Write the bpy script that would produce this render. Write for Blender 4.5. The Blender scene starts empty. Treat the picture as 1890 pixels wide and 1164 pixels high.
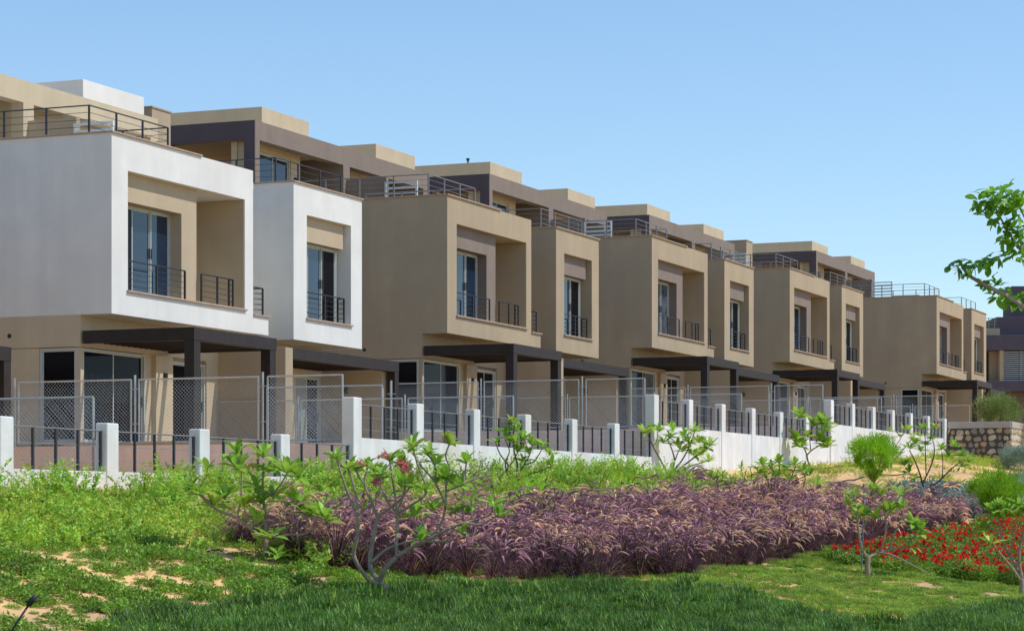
import bpy, math, random
from mathutils import Vector, Matrix, Quaternion
R = math.radians
rnd = random.Random(7)
# ------------------------------------------------------------------ camera, sky, sun, exposure
SC = bpy.context.scene
COL = SC.collection
F_PX, CX, HY = 4500.0, 945.0, 948.0      # focal length in photo pixels, principal column, horizon row
cam = bpy.data.cameras.new('camera')
cam.sensor_width = 36.0
cam.lens = 36.0 * F_PX / 1890.0
cam.shift_x = 0.0
cam.shift_y = (HY - 582.0) / 1890.0
cam.clip_start = 0.5
cam.clip_end = 3000
camo = bpy.data.objects.new('camera', cam)
COL.objects.link(camo)
camo.location = (0, 0, 0)
camo.rotation_euler = (R(90), 0, 0)
SC.camera = camo

TH = math.atan(1855.0 / 4500.0)          # the row of houses runs off 22.4 degrees to the right of the view
S_, C_ = math.sin(TH), math.cos(TH)
SUN_EL = R(55)
sdir = Vector((C_ + .30 * S_, -S_ + .30 * C_, 0)).normalized() * math.cos(SUN_EL)
sdir.z = math.sin(SUN_EL)
w = bpy.data.worlds.new('World')
SC.world = w
w.use_nodes = True
nt = w.node_tree
nt.nodes.clear()
sky = nt.nodes.new('ShaderNodeTexSky')
sky.sky_type = 'NISHITA'
sky.sun_disc = False
sky.sun_elevation = SUN_EL
sky.sun_rotation = math.atan2(sdir.x, sdir.y)
sky.altitude = 0
sky.air_density = 1.1
sky.dust_density = 0.0
sky.ozone_density = 3.0
bgn = nt.nodes.new('ShaderNodeBackground')
bgn.inputs['Strength'].default_value = 0.148
won = nt.nodes.new('ShaderNodeOutputWorld')
tint = nt.nodes.new('ShaderNodeVectorMath'); tint.operation = 'MULTIPLY'; tint.inputs[1].default_value = (1.03, 1.13, 1.22)
nt.links.new(sky.outputs[0], tint.inputs[0])
nt.links.new(tint.outputs[0], bgn.inputs[0])
nt.links.new(bgn.outputs[0], won.inputs[0])
sl = bpy.data.lights.new('sun', 'SUN')
sl.energy = 4.0
sl.angle = R(0.55)
sl.color = (1.0, .955, .89)
slo = bpy.data.objects.new('sun', sl)
COL.objects.link(slo)
slo.rotation_euler = (-sdir).to_track_quat('-Z', 'Y').to_euler()
SC.view_settings.view_transform = 'Standard'
SC.view_settings.look = 'None'
SC.view_settings.gamma = 1
SC.view_settings.use_curve_mapping = False
SC.view_settings.exposure = -0.18

# ------------------------------------------------------------------ geometry of the place
D1 = F_PX * 4.2 / 332
X1 = D1 * (206 - CX) / F_PX
PHI = math.atan2(C_, S_)                 # local x runs along the row, local y away from the garden side

def W(a, b, z=0.0):
    return Vector((X1 + a * S_ + b * C_, D1 + a * C_ - b * S_, z))

def AB(X, Y):
    dx, dd = X - X1, Y - D1
    return dx * S_ + dd * C_, dx * C_ - dd * S_

def lerp(x, t):
    if x <= t[0][0]: return t[0][1]
    for (a, b), (c, d) in zip(t, t[1:]):
        if x <= c: return b + (d - b) * (x - a) / (c - a)
    return t[-1][1]

ZF = [(-60, .1), (-15.7, .42), (-3.1, .68), (16, 1.12), (35, 1.86), (54, 2.6), (75, 3.1), (95, 3.6)]
GD = [(0, 0), (9, 1.55), (12, 2.0), (15, 2.3), (20, 2.6), (30, 2.9), (60, 3.0)]

def G0(X, Y):
    a, b = AB(X, Y)
    return lerp(a, ZF) - lerp(b - 7.78, GD)

def G(X, Y):
    s = 0.0
    for dx, dy in ((0, 0), (1.2, 0), (-1.2, 0), (0, 1.2), (0, -1.2)): s += G0(X + dx, Y + dy)
    a, b = AB(X, Y)
    n = .05 * math.sin(X * .9 + 1.3) * math.sin(Y * .7) + .03 * math.sin(X * 2.1 + Y * 1.3)
    return s / 5 + n * max(0, min(1, (b - 8.5) / 2))

def hit(x, y):
    k = (x - CX) / F_PX
    D = 12.0
    while D < 300:
        if (HY - y) * D / F_PX <= G(k * D, D): break
        D += .15
    return k * D, D

# ------------------------------------------------------------------ materials
def mat(name, col, rough=.8, var=.08, scale=3.0, bump=.0, bscale=60.0, spec=.3, streak=0.0, metal=0.0, trans=0.0, hue=0.0, stain=None):
    m = bpy.data.materials.new(name)
    m.use_nodes = True
    n = m.node_tree
    b = n.nodes['Principled BSDF']
    b.inputs['Roughness'].default_value = rough
    b.inputs['Specular IOR Level'].default_value = spec
    b.inputs['Metallic'].default_value = metal
    geo = n.nodes.new('ShaderNodeNewGeometry')
    no = n.nodes.new('ShaderNodeTexNoise')
    no.inputs['Scale'].default_value = scale
    no.inputs['Detail'].default_value = 6
    no.inputs['Roughness'].default_value = .6
    n.links.new(geo.outputs['Position'], no.inputs['Vector'])
    mr = n.nodes.new('ShaderNodeMapRange')
    mr.inputs[1].default_value = .3; mr.inputs[2].default_value = .7
    mr.inputs[3].default_value = 1 - var; mr.inputs[4].default_value = 1 + var
    n.links.new(no.outputs['Fac'], mr.inputs[0])
    fac = mr.outputs[0]
    if streak:
        mp = n.nodes.new('ShaderNodeMapping')
        mp.inputs['Scale'].default_value = (1.6, 1.6, .12)
        n.links.new(geo.outputs['Position'], mp.inputs['Vector'])
        n2 = n.nodes.new('ShaderNodeTexNoise')
        n2.inputs['Scale'].default_value = 1.5; n2.inputs['Detail'].default_value = 5
        n.links.new(mp.outputs[0], n2.inputs['Vector'])
        m2 = n.nodes.new('ShaderNodeMapRange')
        m2.inputs[1].default_value = .35; m2.inputs[2].default_value = .7
        m2.inputs[3].default_value = 1.0; m2.inputs[4].default_value = 1 - streak
        n.links.new(n2.outputs['Fac'], m2.inputs[0])
        mu = n.nodes.new('ShaderNodeMath'); mu.operation = 'MULTIPLY'
        n.links.new(fac, mu.inputs[0]); n.links.new(m2.outputs[0], mu.inputs[1])
        fac = mu.outputs[0]
    if hue:                                             # each piece or copy its own tone
        oi = n.nodes.new('ShaderNodeObjectInfo')
        m3 = n.nodes.new('ShaderNodeMapRange')
        m3.inputs[3].default_value = 1 - hue; m3.inputs[4].default_value = 1 + hue
        n.links.new(oi.outputs['Random'], m3.inputs[0])
        mu = n.nodes.new('ShaderNodeMath'); mu.operation = 'MULTIPLY'
        n.links.new(fac, mu.inputs[0]); n.links.new(m3.outputs[0], mu.inputs[1])
        fac = mu.outputs[0]
    vm = n.nodes.new('ShaderNodeVectorMath'); vm.operation = 'SCALE'
    vm.inputs[0].default_value = col
    n.links.new(fac, vm.inputs['Scale'])
    out = vm.outputs[0]
    if stain:
        n4 = n.nodes.new('ShaderNodeTexNoise'); n4.inputs['Scale'].default_value = stain[1]; n4.inputs['Detail'].default_value = 4
        n.links.new(geo.outputs['Position'], n4.inputs['Vector'])
        m4 = n.nodes.new('ShaderNodeMapRange'); m4.inputs[1].default_value = .45; m4.inputs[2].default_value = .62
        n.links.new(n4.outputs['Fac'], m4.inputs[0])
        mx = n.nodes.new('ShaderNodeMix'); mx.data_type = 'RGBA'
        n.links.new(m4.outputs[0], mx.inputs[0]); n.links.new(out, mx.inputs[6])
        mx.inputs[7].default_value = (*stain[0], 1)
        m4.inputs[4].default_value = stain[2] if len(stain) > 2 else 1.0
        out = mx.outputs[2]
    n.links.new(out, b.inputs['Base Color'])
    if bump:
        nb = n.nodes.new('ShaderNodeTexNoise'); nb.inputs['Scale'].default_value = bscale; nb.inputs['Detail'].default_value = 4
        n.links.new(geo.outputs['Position'], nb.inputs['Vector'])
        bp = n.nodes.new('ShaderNodeBump'); bp.inputs['Strength'].default_value = bump; bp.inputs['Distance'].default_value = .02
        n.links.new(nb.outputs['Fac'], bp.inputs['Height'])
        n.links.new(bp.outputs[0], b.inputs['Normal'])
    if trans:
        tr = n.nodes.new('ShaderNodeBsdfTranslucent')
        n.links.new(out, tr.inputs['Color'])
        mxs = n.nodes.new('ShaderNodeMixShader'); mxs.inputs[0].default_value = trans
        n.links.new(b.outputs[0], mxs.inputs[1]); n.links.new(tr.outputs[0], mxs.inputs[2])
        n.links.new(mxs.outputs[0], n.nodes['Material Output'].inputs[0])
    return m

M = dict(
    white=mat('white_render', (.765, .755, .705), .85, .06, .9, .3, 40, streak=.07, stain=((.66, .63, .57), .35, .25)),
    wallwhite=mat('white_wall_paint', (.79, .79, .77), .8, .06, 2.0, .35, 30, streak=.14, stain=((.60, .53, .43), .8, .35)),
    tan=mat('tan_render', (.435, .345, .225), .88, .07, .9, .3, 40, streak=.08, stain=((.37, .30, .21), .35, .45)),
    beige=mat('beige_render', (.56, .46, .31), .88, .05, 1.2, .25, 40, streak=.08),
    cream=mat('cream_render', (.60, .48, .31), .88, .05, 1.2, .25, 40, streak=.06),
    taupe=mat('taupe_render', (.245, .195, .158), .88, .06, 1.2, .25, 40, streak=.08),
    taupe2=mat('warm_grey_render', (.50, .40, .27), .88, .05, 1.2, .25, 40, streak=.06),
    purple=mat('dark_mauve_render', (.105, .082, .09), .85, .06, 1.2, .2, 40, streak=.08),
    stone=mat('travertine_cap', (.42, .31, .23), .7, .12, 5, .2, 50),
    pergola=mat('dark_brown_wood', (.034, .024, .020), .6, .15, 6, .2, 30, streak=.2),
    alu=mat('pale_aluminium', (.50, .53, .49), .4, .05, 4, spec=.5),
    steel=mat('black_steel', (.022, .024, .03), .5, .1, 10, spec=.5),
    railgrey=mat('grey_painted_rail', (.20, .19, .185), .5, .1, 10, spec=.5),
    galv=mat('galvanised_steel', (.43, .46, .46), .45, .15, 12, spec=.5, metal=.3),
    glass=mat('dark_reflective_glass', (.014, .030, .058), .03, .3, .8, spec=.55),
    glassg=mat('shaded_glass', (.007, .010, .020), .05, .2, .8, spec=.05),
    glass2=mat('near_black_glass', (.006, .006, .008), .06, .2, .8, spec=.10),
    sheer=mat('glass_over_sheer_curtain', (.10, .115, .13), .06, .5, 3.0, spec=.8, streak=.5),
    curtain=mat('frosted_blind_glass', (.30, .33, .30), .08, .10, 1.2, spec=.8),
    shutter=mat('brown_shutter', (.17, .12, .11), .6, .08, 4),
    pink=mat('pinkish_bare_render', (.80, .655, .59), .9, .07, 2.5, .3, 40, streak=.12),
    terrace=mat('terrace_paving', (.33, .245, .15), .9, .08, 3, .2, 30),
    paving=mat('warm_terrace_tiles', (.60, .42, .22), .9, .08, 3, .2, 30),
    concrete=mat('concrete_cap', (.46, .42, .36), .85, .1, 4, .2, 30),
    mortar=mat('dark_mortar', (.10, .09, .085), .95, .2, 12, .5, 30),
    stone_a=mat('tan_fieldstone', (.42, .29, .17), .85, .2, 7, .5, 25, hue=.25),
    stone_b=mat('grey_fieldstone', (.33, .30, .24), .85, .2, 7, .5, 25, hue=.25),
    stone_c=mat('pale_fieldstone', (.55, .46, .32), .85, .2, 7, .5, 25, hue=.15),
    sand=mat('desert_sand', (.82, .50, .21), .95, .10, 1.3, .6, 14, stain=((.52, .33, .18), .45)),
    soil=mat('lawn_soil', (.045, .055, .022), .95, .3, 5, .5, 20),
    bark=mat('grey_plumeria_bark', (.33, .26, .19), .8, .25, 14, .4, 40),
    barkd=mat('dark_bark', (.14, .10, .075), .85, .25, 14, .4, 40),
    leaf=mat('plumeria_leaf', (.28, .52, .055), .38, .18, 5, spec=.5, trans=.35, hue=.25),
    leafp=mat('plumeria_leaf_pale', (.42, .60, .08), .4, .18, 5, spec=.5, trans=.35, hue=.25),
    tleaf=mat('tree_leaf', (.20, .44, .03), .4, .2, 4, spec=.5, trans=.4, hue=.3),
    shrub=mat('bright_shrub_leaf', (.34, .56, .055), .5, .25, 3, spec=.4, trans=.35, hue=.25),
    shrub2=mat('yellow_green_leaf', (.42, .52, .05), .5, .2, 3, spec=.4, trans=.35, hue=.25),
    creep=mat('creeping_leaf', (.19, .33, .04), .55, .25, 2.5, spec=.3, trans=.3, hue=.3),
    grass=mat('dark_lawn_blade', (.115, .235, .042), .5, .3, 2.0, spec=.3, trans=.3, hue=.38),
    grass2=mat('pale_lawn_blade', (.36, .50, .06), .55, .25, 1.5, spec=.3, trans=.3, hue=.25),
    burg=mat('burgundy_grass_blade', (.060, .026, .022), .6, .35, 6, spec=.3, trans=.2, hue=.35),
    burgt=mat('mauve_grass_blade', (.25, .12, .165), .6, .3, 6, spec=.3, trans=.25, hue=.3),
    plume=mat('rosy_tan_plume', (.88, .60, .40), .8, .2, 9, trans=.35, hue=.25),
    plume2=mat('mauve_plume', (.50, .26, .30), .8, .2, 9, trans=.35, hue=.25),
    straw=mat('straw_blade', (.50, .38, .16), .7, .2, 6, trans=.3, hue=.2),
    red=mat('scarlet_petal', (.85, .035, .03), .5, .15, 20, trans=.25, hue=.2),
    pinkp=mat('pink_petal', (.95, .28, .38), .5, .15, 20, trans=.3, hue=.2),
    palep=mat('pale_pink_petal', (.80, .50, .52), .5, .15, 20, trans=.3, hue=.2),
    yell=mat('apricot_petal', (.85, .50, .16), .5, .15, 20, trans=.3, hue=.2),
    silver=mat('silver_green_leaf', (.27, .37, .29), .7, .25, 3, trans=.2, hue=.3),
    lime=mat('lime_needle_leaf', (.33, .58, .03), .5, .25, 4, trans=.4, hue=.1),
    olive=mat('olive_leaf', (.26, .34, .10), .5, .25, 4, trans=.3, hue=.2),
    twig=mat('dry_twig', (.26, .20, .10), .8, .2, 10),
    pipe=mat('black_plastic_pipe', (.02, .02, .022), .5, .1, 10),
    lamp=mat('dark_lamp_metal', (.03, .03, .03), .4, .1, 10),
    acw=mat('pale_slat_paint', (.60, .66, .66), .5, .05, 10),
    acblue=mat('blue_grey_cover', (.16, .22, .28), .5, .1, 10),
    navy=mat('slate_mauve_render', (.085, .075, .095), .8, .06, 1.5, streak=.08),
)

# ------------------------------------------------------------------ mesh helpers
class MB:
    def __init__(s): s.v = []; s.f = []; s.m = []
    def quad(s, a, b, c, d, m=0):
        n = len(s.v); s.v += [a, b, c, d]; s.f.append((n, n + 1, n + 2, n + 3)); s.m.append(m)
    def tri(s, a, b, c, m=0):
        n = len(s.v); s.v += [a, b, c]; s.f.append((n, n + 1, n + 2)); s.m.append(m)
    def box(s, x0, x1, y0, y1, z0, z1, m=0):
        n = len(s.v)
        s.v += [(x0, y0, z0), (x1, y0, z0), (x1, y1, z0), (x0, y1, z0), (x0, y0, z1), (x1, y0, z1), (x1, y1, z1), (x0, y1, z1)]
        for f in ((0, 3, 2, 1), (4, 5, 6, 7), (0, 1, 5, 4), (1, 2, 6, 5), (2, 3, 7, 6), (3, 0, 4, 7)):
            s.f.append(tuple(n + i for i in f)); s.m.append(m)
        return s
    def tube(s, pts, rad, sides=6, m=0, cap=True):
        n0 = len(s.v); k = len(pts)
        pts = [Vector(p) for p in pts]
        ref = Vector((.37, .81, .45))
        for i, p in enumerate(pts):
            t = (pts[min(i + 1, k - 1)] - pts[max(i - 1, 0)])
            if t.length < 1e-7: t = Vector((0, 0, 1))
            t.normalize()
            u = t.cross(ref)
            if u.length < .1: u = t.cross(Vector((1, 0, 0)))
            u.normalize(); vv = t.cross(u)
            r = rad[i] if isinstance(rad, (list, tuple)) else rad
            for j in range(sides):
                an = 2 * math.pi * j / sides
                s.v.append(tuple(p + u * (r * math.cos(an)) + vv * (r * math.sin(an))))
        for i in range(k - 1):
            for j in range(sides):
                a = n0 + i * sides + j; b = n0 + i * sides + (j + 1) % sides
                s.f.append((a, b, b + sides, a + sides)); s.m.append(m)
        if cap:
            s.f.append(tuple(n0 + j for j in reversed(range(sides)))); s.m.append(m)
            s.f.append(tuple(n0 + (k - 1) * sides + j for j in range(sides))); s.m.append(m)
        return s
    def mesh(s, name, mats, smooth=False):
        me = bpy.data.meshes.new(name)
        me.from_pydata([tuple(v) for v in s.v], [], s.f)
        for mt in (mats if isinstance(mats, (list, tuple)) else [mats]): me.materials.append(mt)
        me.polygons.foreach_set('material_index', s.m)
        if smooth: me.polygons.foreach_set('use_smooth', [True] * len(me.polygons))
        me.update()
        return me

def bx(*a):
    return MB().box(*a)

def link(name, data, parent=None, loc=None, rot=None, scale=None):
    o = bpy.data.objects.new(name, data)
    COL.objects.link(o)
    if parent is not None: o.parent = parent
    if loc is not None: o.location = loc
    if rot is not None: o.rotation_euler = rot
    if scale is not None: o.scale = (scale,) * 3 if isinstance(scale, (int, float)) else scale
    return o

def part(name, mb, mt, parent, loc=None, rot=None, smooth=False, bevel=0):
    o = link(name, mb.mesh(name, mt, smooth), parent, loc, rot)
    if bevel:
        b = o.modifiers.new('bevel', 'BEVEL'); b.width = bevel; b.segments = 2; b.limit_method = 'ANGLE'
    return o

def thing(name, label, cat, loc, rz=0.0, group=None):
    o = link(name, None, None, loc, (0, 0, rz))
    o.empty_display_size = .3
    o['label'] = label; o['category'] = cat
    if group: o['group'] = group
    return o

def copy_tree(o, parent=None):
    c = o.copy(); COL.objects.link(c)
    if parent is not None: c.parent = parent
    for ch in list(o.children): copy_tree(ch, c)
    return c

def structure(name, mb, mt, kind='structure', smooth=False, label=None):
    o = link(name, mb.mesh(name, mt, smooth)); o['kind'] = kind
    if label: o['label'] = label
    return o

# ------------------------------------------------------------------ ground
def build_ground():
    mb = MB()
    xs = [-600, -300, -150, -80, -50, -35]; v = -26.0
    while v < 34: xs.append(v); v += .6
    xs += [40, 55, 80, 150, 300, 600]
    ys = [-200, -60, -10, 5, 12]; v = 16.0
    while v < 125: ys.append(v); v += .6 if v < 80 else 1.5
    ys += [140, 170, 220, 320, 600, 1200]
    nx = len(xs)
    for y in ys:
        for x in xs: mb.v.append((x, y, G(x, y)))
    for j in range(len(ys) - 1):
        for i in range(nx - 1):
            a = j * nx + i
            mb.f.append((a, a + 1, a + nx + 1, a + nx)); mb.m.append(0)
    structure('ground', mb, M['sand'], smooth=True)
build_ground()

# ------------------------------------------------------------------ houses  (local x along the row, y away from the garden, z 0 = ground floor level)
def sliding(parent, name, x0, x1, y, z0, z1, side=False, panels=2, glass=('glass', 'glass'), fr=.048, handle=True):
    def P(mb_args):
        a0, a1, d0, d1, c0, c1 = mb_args
        return (d0, d1, a0, a1, c0, c1) if side else (a0, a1, d0, d1, c0, c1)
    f = MB()
    f.box(*P((x0, x0 + fr, y - .03, y + .07, z0, z1))); f.box(*P((x1 - fr, x1, y - .03, y + .07, z0, z1)))
    f.box(*P((x0 + fr, x1 - fr, y - .03, y + .07, z1 - fr, z1))); f.box(*P((x0 + fr, x1 - fr, y - .03, y + .07, z0, z0 + fr)))
    o = part(name, f, M['alu'], parent)
    wi = (x1 - x0 - 2 * fr) / panels
    for i in range(panels):
        a = x0 + fr + i * wi; b = a + wi
        yy = y + (.035 if i % 2 else .0)
        s = MB()
        st = .034
        s.box(*P((a, a + st, yy, yy + .03, z0 + fr, z1 - fr))); s.box(*P((b - st, b, yy, yy + .03, z0 + fr, z1 - fr)))
        s.box(*P((a + st, b - st, yy, yy + .03, z1 - fr - st, z1 - fr))); s.box(*P((a + st, b - st, yy, yy + .03, z0 + fr, z0 + fr + st)))
        part('sash', s, M['alu'], o)
        part('pane', bx(*P((a + st, b - st, yy + .012, yy + .02, z0 + fr + st, z1 - fr - st))), M[glass[i % len(glass)]], o)
        if handle:
            hx = a + .015 if i % 2 == 0 else b - .035
            part('handle', bx(*P((hx, hx + .02, yy - .025, yy, z0 + .95, z0 + 1.2))), M['steel'], o)
    return o

def rail_run(parent, name, pts, h, nrails, post_step, mt, z0, postr=.02, top=.018, post_ends=True):
    """pts: list of (x, y) corners; rails run between, posts at corners and every post_step"""
    f = MB()
    for (xa, ya), (xb, yb) in zip(pts, pts[1:]):
        for k in range(nrails):
            z = z0 + h - k * (h / nrails) * .98
            r = top if k == 0 else .007
            f.tube([(xa, ya, z), (xb, yb, z)], r, 5)
    o = part(name, f, mt, parent)
    for si, ((xa, ya), (xb, yb)) in enumerate(zip(pts, pts[1:])):
        L = math.hypot(xb - xa, yb - ya); n = max(1, round(L / post_step))
        for i in range(0 if si == 0 else 1, n + 1):
            u = i / n; x = xa + (xb - xa) * u; y = ya + (yb - ya) * u
            part('post', bx(x - postr, x + postr, y - postr, y + postr, z0 - .02, z0 + h), mt, o)
    return o

def make_house(c, loc, label):
    """c: dict of paint per element"""
    h = thing('townhouse', label, 'house', loc, PHI, 'row of boxy townhouses')
    box, pan, ret, gnd, ph, stair = M[c['box']], M[c['panel']], M[c['ret']], M[c['gnd']], M[c['pent']], M[c['stair']]
    # --- big upper box A
    f = MB()
    f.box(0, .72, 0, 1.5, 3.0, 7.22); f.box(6.45, 6.89, 0, 1.5, 3.0, 7.22)
    f.box(.72, 6.45, 0, 1.5, 3.0, 3.55); f.box(.72, 6.45, 0, 1.5, 6.42, 7.22)
    f.box(0, 6.89, 1.5, 14, 3.0, 7.0)
    f.box(0, .2, 1.5, 14, 7.0, 7.22)
    part('upper_box', f, box, h)
    p = MB()
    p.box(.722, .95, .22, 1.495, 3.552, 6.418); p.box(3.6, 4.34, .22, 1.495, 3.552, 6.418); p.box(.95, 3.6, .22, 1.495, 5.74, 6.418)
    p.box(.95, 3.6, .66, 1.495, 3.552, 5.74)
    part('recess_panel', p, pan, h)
    part('balcony_lining', MB().box(6.435, 6.448, .03, 1.49, 3.56, 6.41).box(4.35, 6.43, 1.44, 1.49, 3.56, 6.41), ret, h)
    part('sill', bx(.66, 6.5, -.06, .2, 3.552, 3.60), M['stone'], h, bevel=.006)
    sliding(h, 'sliding_door', .96, 3.59, .56, 3.6, 5.73, panels=3, glass=('glass2', 'glass', 'glass'))
    rail_run(h, 'balcony_railing', [(.85, .1), (3.56, .1)], .72, 5, 1.3, M['steel'], 3.6, .022)
    rail_run(h, 'balcony_railing', [(4.38, .1), (6.0, .1), (6.0, .22)], .72, 5, .8, M['steel'], 3.6, .022)
    # --- coping and roof terrace
    cp = MB(); cp.box(-.04, 4.2, -.05, .22, 7.222, 7.262); cp.box(-.04, .2, .22, 14, 7.222, 7.262)
    part('coping', cp, M['stone'], h, bevel=.006)
    rail_run(h, 'roof_railing', [(.14, 6.6), (.14, .7), (3.76, .7), (3.76, 4.6)], .68, 4, 1.22, M[c['rail']], 7.24, .02)
    # --- link balcony between A and B
    f = MB(); f.box(6.892, 7.74, 0, 1.6, 3.0, 3.47)
    part('link_slab', f, box, h, bevel=.01)
    part('canopy_slab', bx(6.892, 7.55, .35, 2.0, 6.84, 7.0), box, h)
    part('sill', bx(6.895, 7.78, -.05, .2, 3.472, 3.51), M['stone'], h)
    rail_run(h, 'balcony_railing', [(6.95, .1), (7.6, .1), (7.6, 1.2)], .72, 5, .8, M['steel'], 3.51, .022)
    part('link_wall', bx(6.9, 9.15, 2.6, 3.0, 0, 7.0), box, h)
    # --- small upper box B
    f = MB()
    f.box(9.16, 9.93, 0, 1.2, 3.0, 7.22); f.box(12.64, 13.34, 0, 1.2, 3.0, 7.22)
    f.box(9.93, 12.64, 0, 1.2, 3.0, 3.58); f.box(9.93, 12.64, 0, 1.2, 6.42, 7.22)
    f.box(9.16, 13.34, 1.2, 14, 3.0, 7.0); f.box(9.16, 9.36, 1.2, 14, 7.0, 7.22)
    part('upper_box', f, box, h)
    part('lintel_panel', bx(9.932, 12.5, .18, 1.195, 5.74, 6.418), pan, h)
    part('jamb_panel', bx(9.932, 12.638, .62, 1.195, 3.582, 5.74), pan, h)
    part('sill', bx(9.87, 12.7, -.06, .2, 3.582, 3.63), M['stone'], h, bevel=.006)
    sliding(h, 'sliding_door', 9.95, 12.5, .42, 3.63, 5.73, panels=3, glass=('glass', 'glass', 'glass2'))
    rail_run(h, 'balcony_railing', [(10.0, .1), (12.4, .1), (12.4, .3)], .72, 5, 1.2, M['steel'], 3.63, .022)
    cp = MB(); cp.box(9.12, 13.38, -.05, .22, 7.222, 7.262); cp.box(9.12, 9.36, .22, 14, 7.222, 7.262)
    part('coping', cp, M['stone'], h, bevel=.006)
    rail_run(h, 'roof_railing', [(9.3, 6.6), (9.3, .62), (13.25, .62)], .68, 4, 1.3, M[c['rail']], 7.24, .02)
    # --- ground floor
    core = MB(); core.box(.14, 6.9, 1.0, 13.9, -.6, 2.998); core.box(6.9, 13.2, 1.25, 13.9, -.6, 2.998)
    part('core_wall', core, gnd, h)
    sk = MB()
    sk.box(.0, .14, .85, 14, 2.25, 2.998)               # upper skin of the side wall above the joint
    sk.box(.02, .14, 2.0, 14, -.6, 2.24)
    sk.box(.02, .12, .86, .97, -.6, 2.24)
    sk.box(.14, 6.58, .85, .999, 2.25, 2.998); sk.box(2.97, 3.36, .92, .999, -.6, 2.249); sk.box(3.36, 4.18, .80, .999, -.6, 2.249)
    sk.box(5.98, 6.58, .86, .999, -.6, 2.249)
    part('ground_wall', sk, gnd, h)
    sliding(h, 'window', .98, 1.99, .07, 0.0, 2.23, side=True, panels=1, glass=('glass2',), handle=False)
    sliding(h, 'window', .14, 2.96, .90, 0.0, 2.23, panels=2, glass=('glassg', 'glassg'))
    sliding(h, 'patio_door', 4.19, 5.97, .93, 0.0, 2.15, panels=2, glass=('glass2', 'glass2'))
    fi = MB(); fi.box(6.582, 6.99, -1.11, 1.249, -.6, 2.60); fi.box(6.582, 6.99, .85, 1.249, 2.60, 2.998)
    part('party_wall', fi, M[c['fin']], h, bevel=.01)
    fb = MB(); fb.box(7.0, 8.2, 1.1, 1.249, -.6, 2.2); fb.box(10.6, 11.4, 1.1, 1.249, -.6, 2.2); fb.box(7.0, 13.0, 1.1, 1.249, 2.2, 2.998)
    part('ground_wall', fb, gnd, h)
    sliding(h, 'window', 8.2, 10.6, 1.16, 0, 2.19, panels=2, glass=('glass2', 'glassg'))
    sliding(h, 'patio_door', 11.4, 12.98, 1.16, 0, 2.19, panels=2, glass=('curtain', 'glass2'))
    part('party_wall', MB().box(13.0, 13.34, -.8, 1.24, -.6, 2.42).box(13.0, 13.34, 1.24, 13.9, -.6, 2.998), M[c['fin']], h, bevel=.01)
    # small fittings
    part('vent_hole', MB().tube([(-.01, 2.82, 2.55), (.02, 2.82, 2.55)], .055, 12), M['lamp'], h)
    for lx, ly in ((3.75, .80), (12.96, .35)):
        if ly == .80: part('wall_lamp', MB().box(lx - .04, lx + .04, ly - .08, ly, 1.68, 1.82), M['lamp'], h)
        else: part('wall_lamp', MB().box(12.90, 13.0, .28, .36, 1.72, 1.9), M['lamp'], h)
    # terrace plinth
    part('terrace', bx(-.5, 13.6, -3.4, .99, -.62, -.04), M['paving'], h)
    # --- pergolas
    pg = MB(); pg.box(0, 4.05, -2.2, -2.0, 2.32, 2.62); pg.box(0, .14, -2.0, .79, 2.32, 2.62); pg.box(3.91, 4.05, -2.0, .79, 2.32, 2.62)
    po = part('pergola', pg, M['pergola'], h, bevel=.006)
    for x in (0.02, 3.72): part('post', bx(x, x + .30, -2.19, -1.93, -.6, 2.32), M['pergola'], po, bevel=.006)
    x = .36
    while x < 3.8: part('slat', bx(x, x + .06, -1.998, .78, 2.36, 2.54), M['pergola'], po); x += .27
    pg = MB(); pg.box(6.992, 13.46, -1.11, -.93, 2.32, 2.62); pg.box(13.34, 13.46, -.93, 1.0, 2.32, 2.62)
    po = part('pergola', pg, M['pergola'], h, bevel=.006)
    part('post', bx(13.2, 13.46, -1.1, -.86, -.6, 2.32), M['pergola'], po, bevel=.006)
    x = 7.25
    while x < 12.9: part('slat', bx(x, x + .06, -.928, 1.09, 2.36, 2.54), M['pergola'], po); x += .27
    # --- roof storey
    T = 9.97
    f = MB()
    f.box(.2, .5, 6.77, 7.15, 7.0, T); f.box(.5, 13.5, 6.77, 7.15, 9.37, T)          # front band
    f.box(6.5, 7.0, 6.77, 7.15, 7.0, 9.37); f.box(13.1, 13.5, 6.77, 7.15, 7.0, 9.37)
    f.box(.2, .5, 7.15, 13.9, 9.37, T); f.box(.2, .5, 9.87 , 13.9, 7.0, 9.37)
    part('roof_storey_frame', f, ph, h)
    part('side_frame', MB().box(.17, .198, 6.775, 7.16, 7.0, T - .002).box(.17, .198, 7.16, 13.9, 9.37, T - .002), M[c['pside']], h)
    f = MB()
    f.box(.5, 1.9, 7.6, 7.8, 7.0, 9.6); f.box(4.25, 4.9, 7.6, 7.8, 7.0, 9.6); f.box(1.9, 4.25, 7.6, 7.8, 9.28, 9.6); f.box(.56, .7, 7.15, 7.6, 7.0, 9.6)
    part('roof_storey_wall', f, M['cream'], h); f = MB()
    f.box(7.0, 8.2, 7.6, 7.8, 7.0, 9.6); f.box(10.4, 11.4, 7.6, 7.8, 7.0, 9.6); f.box(8.2, 10.4, 7.6, 7.8, 9.28, 9.6)
    part('roof_storey_wall', f, M['cream'], h)
    part('porch_wall', MB().box(4.9, 6.5, 9.6, 9.8, 7.0, 9.6).box(4.9, 5.0, 7.8, 9.6, 7.0, 9.6).box(6.5, 6.7, 7.15, 9.8, 7.0, 9.6), M[c['porch']], h)
    part('porch_wall', MB().box(11.4, 13.1, 9.6, 9.8, 7.0, 9.6).box(13.1, 13.3, 7.15, 9.8, 7.0, 9.6), M[c['porch']], h)
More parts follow.
